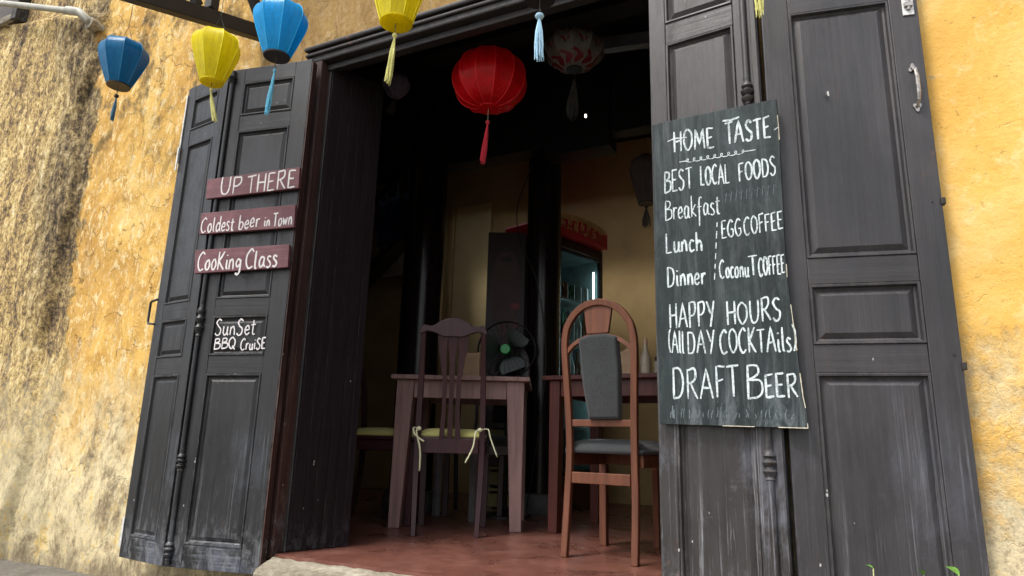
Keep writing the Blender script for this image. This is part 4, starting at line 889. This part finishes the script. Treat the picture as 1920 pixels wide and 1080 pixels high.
# portrait banner (plain generic face)
po = empty('portrait_banner', (-2.10, 2.04, 0), R(24)); po.scale = (.72, 1, .93); tag(po, 'dark standing banner with a dim painted face and red flowers by the cooler', 'banner')
MB().box(-.19, .19, 0, .02, .02, 2.08).build('panel', flat('banner_dark', (.030, .016, .020), .5, .3, 5), po, bevel=.003)
MB().slab([(.0+.15*math.cos(a), 1.62+.33*math.sin(a)) for a in [k*math.pi/14 for k in range(28)]], -.004, -.001).build('face_print', flat('banner_skin', (.085, .05, .045), .6, .2, 6), po)
MB().slab([(.0+.055*math.cos(a), 1.86+.022*math.sin(a)) for a in [k*math.pi/8 for k in range(16)]], -.0065, -.0045).slab([(-.08, 1.93), (.07, 1.945), (.08, 1.93), (-.08, 1.915)], -.0065, -.0045).build('eye_print', M_BLACK, po)
MB().slab([(.10+.05*math.cos(a), 1.49+.025*math.sin(a)) for a in [k*math.pi/8 for k in range(16)]], -.0065, -.0045).build('lips_print', flat('banner_red', (.20, .01, .02), .5), po)
mb = MB()
for k, (x, z, r) in enumerate([(-.02, 1.30, .05), (.09, 1.34, .06), (.12, 1.25, .05), (.02, 1.20, .055), (.10, 1.15, .06), (-.06, 1.12, .04), (.05, 1.05, .05)]):
    mb.slab([(x+r*(.8+.2*math.cos(5*a))*math.cos(a), z+r*(.8+.2*math.cos(5*a))*math.sin(a)) for a in [j*math.pi/15 for j in range(30)]], -.008-.0006*k, -.0075+0*k)
mb.build('flower_print', flat('banner_flowers', (.15, .06, .065), .6, .5, 25), po)

# things on the right table
M_NAP = flat('pale_wood_holder', (.42, .27, .16), .6)
nh = empty('napkin_holder', (-1.00, 1.34, .8005), R(-5)); tag(nh, 'light wooden napkin holder seen just behind the orange-brown chair', 'napkin holder')
MB().slab([(-.05, .0), (.05, 0), (.042, .12), (.0, .15), (-.042, .12)], -.02, -.012).build('side_plate', M_NAP, nh, bevel=.002)
MB().slab([(-.05, .0), (.05, 0), (.042, .12), (.0, .15), (-.042, .12)], .012, .02).build('side_plate', M_NAP, nh, bevel=.002)
MB().box(-.04, .04, -.0115, .0115, .0, .13).build('napkins', flat('paper_napkin', (.55, .5, .42), .9), nh)
bt = empty('sauce_bottle', (-.905, 1.33, .8005)); tag(bt, 'tall pale sauce bottle with narrow neck on the right table', 'bottle')
MB().lathe([(.026, 0), (.028, .01), (.028, .085), (.022, .11), (.011, .135), (.010, .16)], 16).build('body', flat('bottle_cream', (.42, .36, .27), .35), bt, smooth=True)
MB().lathe([(.012, .1602), (.012, .18), (.006, .20)], 12).build('cap', flat('bottle_cap_tan', (.45, .30, .2), .4), bt, smooth=True)
for (x, lab, mm, hh) in ((-.825, 'dumpy condiment jar with black cap next to the pale sauce bottle', flat('jar_beige', (.33, .30, .24), .4), .07), (-.765, 'black condiment jar nearest the chalkboard edge', M_BLACK, .075)):
    j = empty('condiment_jar', (x, 1.30, .8005)); tag(j, lab, 'jar')
    MB().lathe([(.026, 0), (.029, .01), (.029, hh-.012), (.022, hh)], 16).build('body', mm, j, smooth=True)
    MB().lathe([(.023, hh+.0003), (.024, hh+.02), (.012, hh+.028)], 16).build('lid', M_BLACK, j, smooth=True)
# wooden box / menu on left table
mn = MB().box(-.055, .055, -.012, .012, 0, .17).build('menu_stand', M_NAP, loc=(-1.955, 1.35, .7882), bevel=.003); tag(mn, 'light wooden menu stand on the left table behind the splat chair', 'menu stand')
# crate under the left table's far side
cr = empty('drink_crate', (-2.10, 2.02, 0), R(20)); tag(cr, 'olive yellow plastic drink crate on the floor behind the left table', 'crate')
M_CR = flat('olive_plastic', (.20, .16, .03), .5)
for k in range(4): 
    z = .0+k*.135
    MB().box(-.17, .17, -.13, .13, z+.001, z+.02).box(-.17, .17, -.13, -.12, z+.04, z+.12).box(-.17, .17, .12, .13, z+.04, z+.12).box(-.17, -.16, -.119, .119, z+.04, z+.12).box(.16, .17, -.119, .119, z+.04, z+.12).box(-.17, -.15, -.13, -.11, z+.0205, z+.0395).box(.15, .17, -.13, -.11, z+.0205, z+.0395).box(-.17, -.15, .11, .13, z+.0205, z+.0395).box(.15, .17, .11, .13, z+.0205, z+.0395).build('crate_tier', M_CR, cr)
# bare bulb
lb = empty('pendant_bulb', (-1.30, 1.5, 2.433)); tag(lb, 'tiny bare bulb glowing under the dark ceiling', 'bulb')
te2 = NT('bulb_glow'); te2.out((1, .95, .85), .5); te2.b.inputs['Emission Color'].default_value = (1, .9, .78, 1); te2.b.inputs['Emission Strength'].default_value = 2.5
MB().lathe([(.003, -.009), (.0065, -.005), (.0075, .002), (.005, .012)], 12).build('glass', te2.m, lb, smooth='all')
MB().lathe([(.007, .0125), (.008, .03), (.002, .035)], 10).tube([(0, 0, .035), (0, 0, .62)], .0015, 5).build('socket', M_BLACK, lb)
cb_ = MB().bar((-1.35, 1.05, 2.62), (-.3, 1.05, 2.50), .05, .07).build('ceiling_bar', flat('grey_bar', (.10, .11, .13), .4)); tag(cb_, 'grey slanting bar under the ceiling right of the flowered lantern', 'pipe')  # slanting bar, paler grey than the ceiling wood

# ------------------------------------------------------------------ plant at the door foot
def sprig(loc, hgt, n, label, lean=0, big=1.0):
    p = empty('weed', loc); tag(p, label, 'plant', 'weeds growing at the foot of the right door'); rnd = random.Random(int(loc[0]*1000)+9)
    MB().tube([(0, 0, 0), (lean*.4, .01, hgt*.5), (lean, 0, hgt)], [.003, .0025, .0015], 6).build('stem', M_STEM, p, smooth='all')
    for k in range(n):
        t = .45+.55*k/max(1, n-1); a = k*2.4+rnd.random(); L_ = (.03+.022*rnd.random())*big; wd = L_*.3
        b = Vector((lean*t, 0, hgt*t)); d = Vector((math.cos(a), math.sin(a)*.7, .55+.3*rnd.random())).normalized(); sd_ = d.cross(Vector((0, 0, 1))).normalized(); up_ = sd_.cross(d)
        mb = MB(); N = 5
        for i in range(N+1):
            s = i/N; ww = wd*math.sin(math.pi*min(1, s*.92+.04))**.8; c = b+d*L_*s-Vector((0, 0, 1))*L_*.35*s*s
            mb.v += [tuple(c-sd_*ww+up_*ww*.3), tuple(c), tuple(c+sd_*ww+up_*ww*.3)]
        for i in range(N):
            q = 3*i; mb.f += [(q, q+1, q+4, q+3), (q+1, q+2, q+5, q+4)]
        mb.build('leaf', M_LEAF, p, smooth='all')
    return p
sprig((.195, -.25, -.2), .395, 12, 'tallest green weed with broad leaves at the foot of the right door', .0, .95)
sprig((.085, -.25, -.2), .372, 11, 'low leafy weed left of the tallest one at the door foot', .01, .9)
sprig((.130, -.24, -.2), .388, 5, 'thin upright weed between the two leafy ones', .0, .8)
sprig((.020, -.25, -.2), .392, 2, 'bare pale weed stalk, leftmost at the foot of the right door', .012, .5)
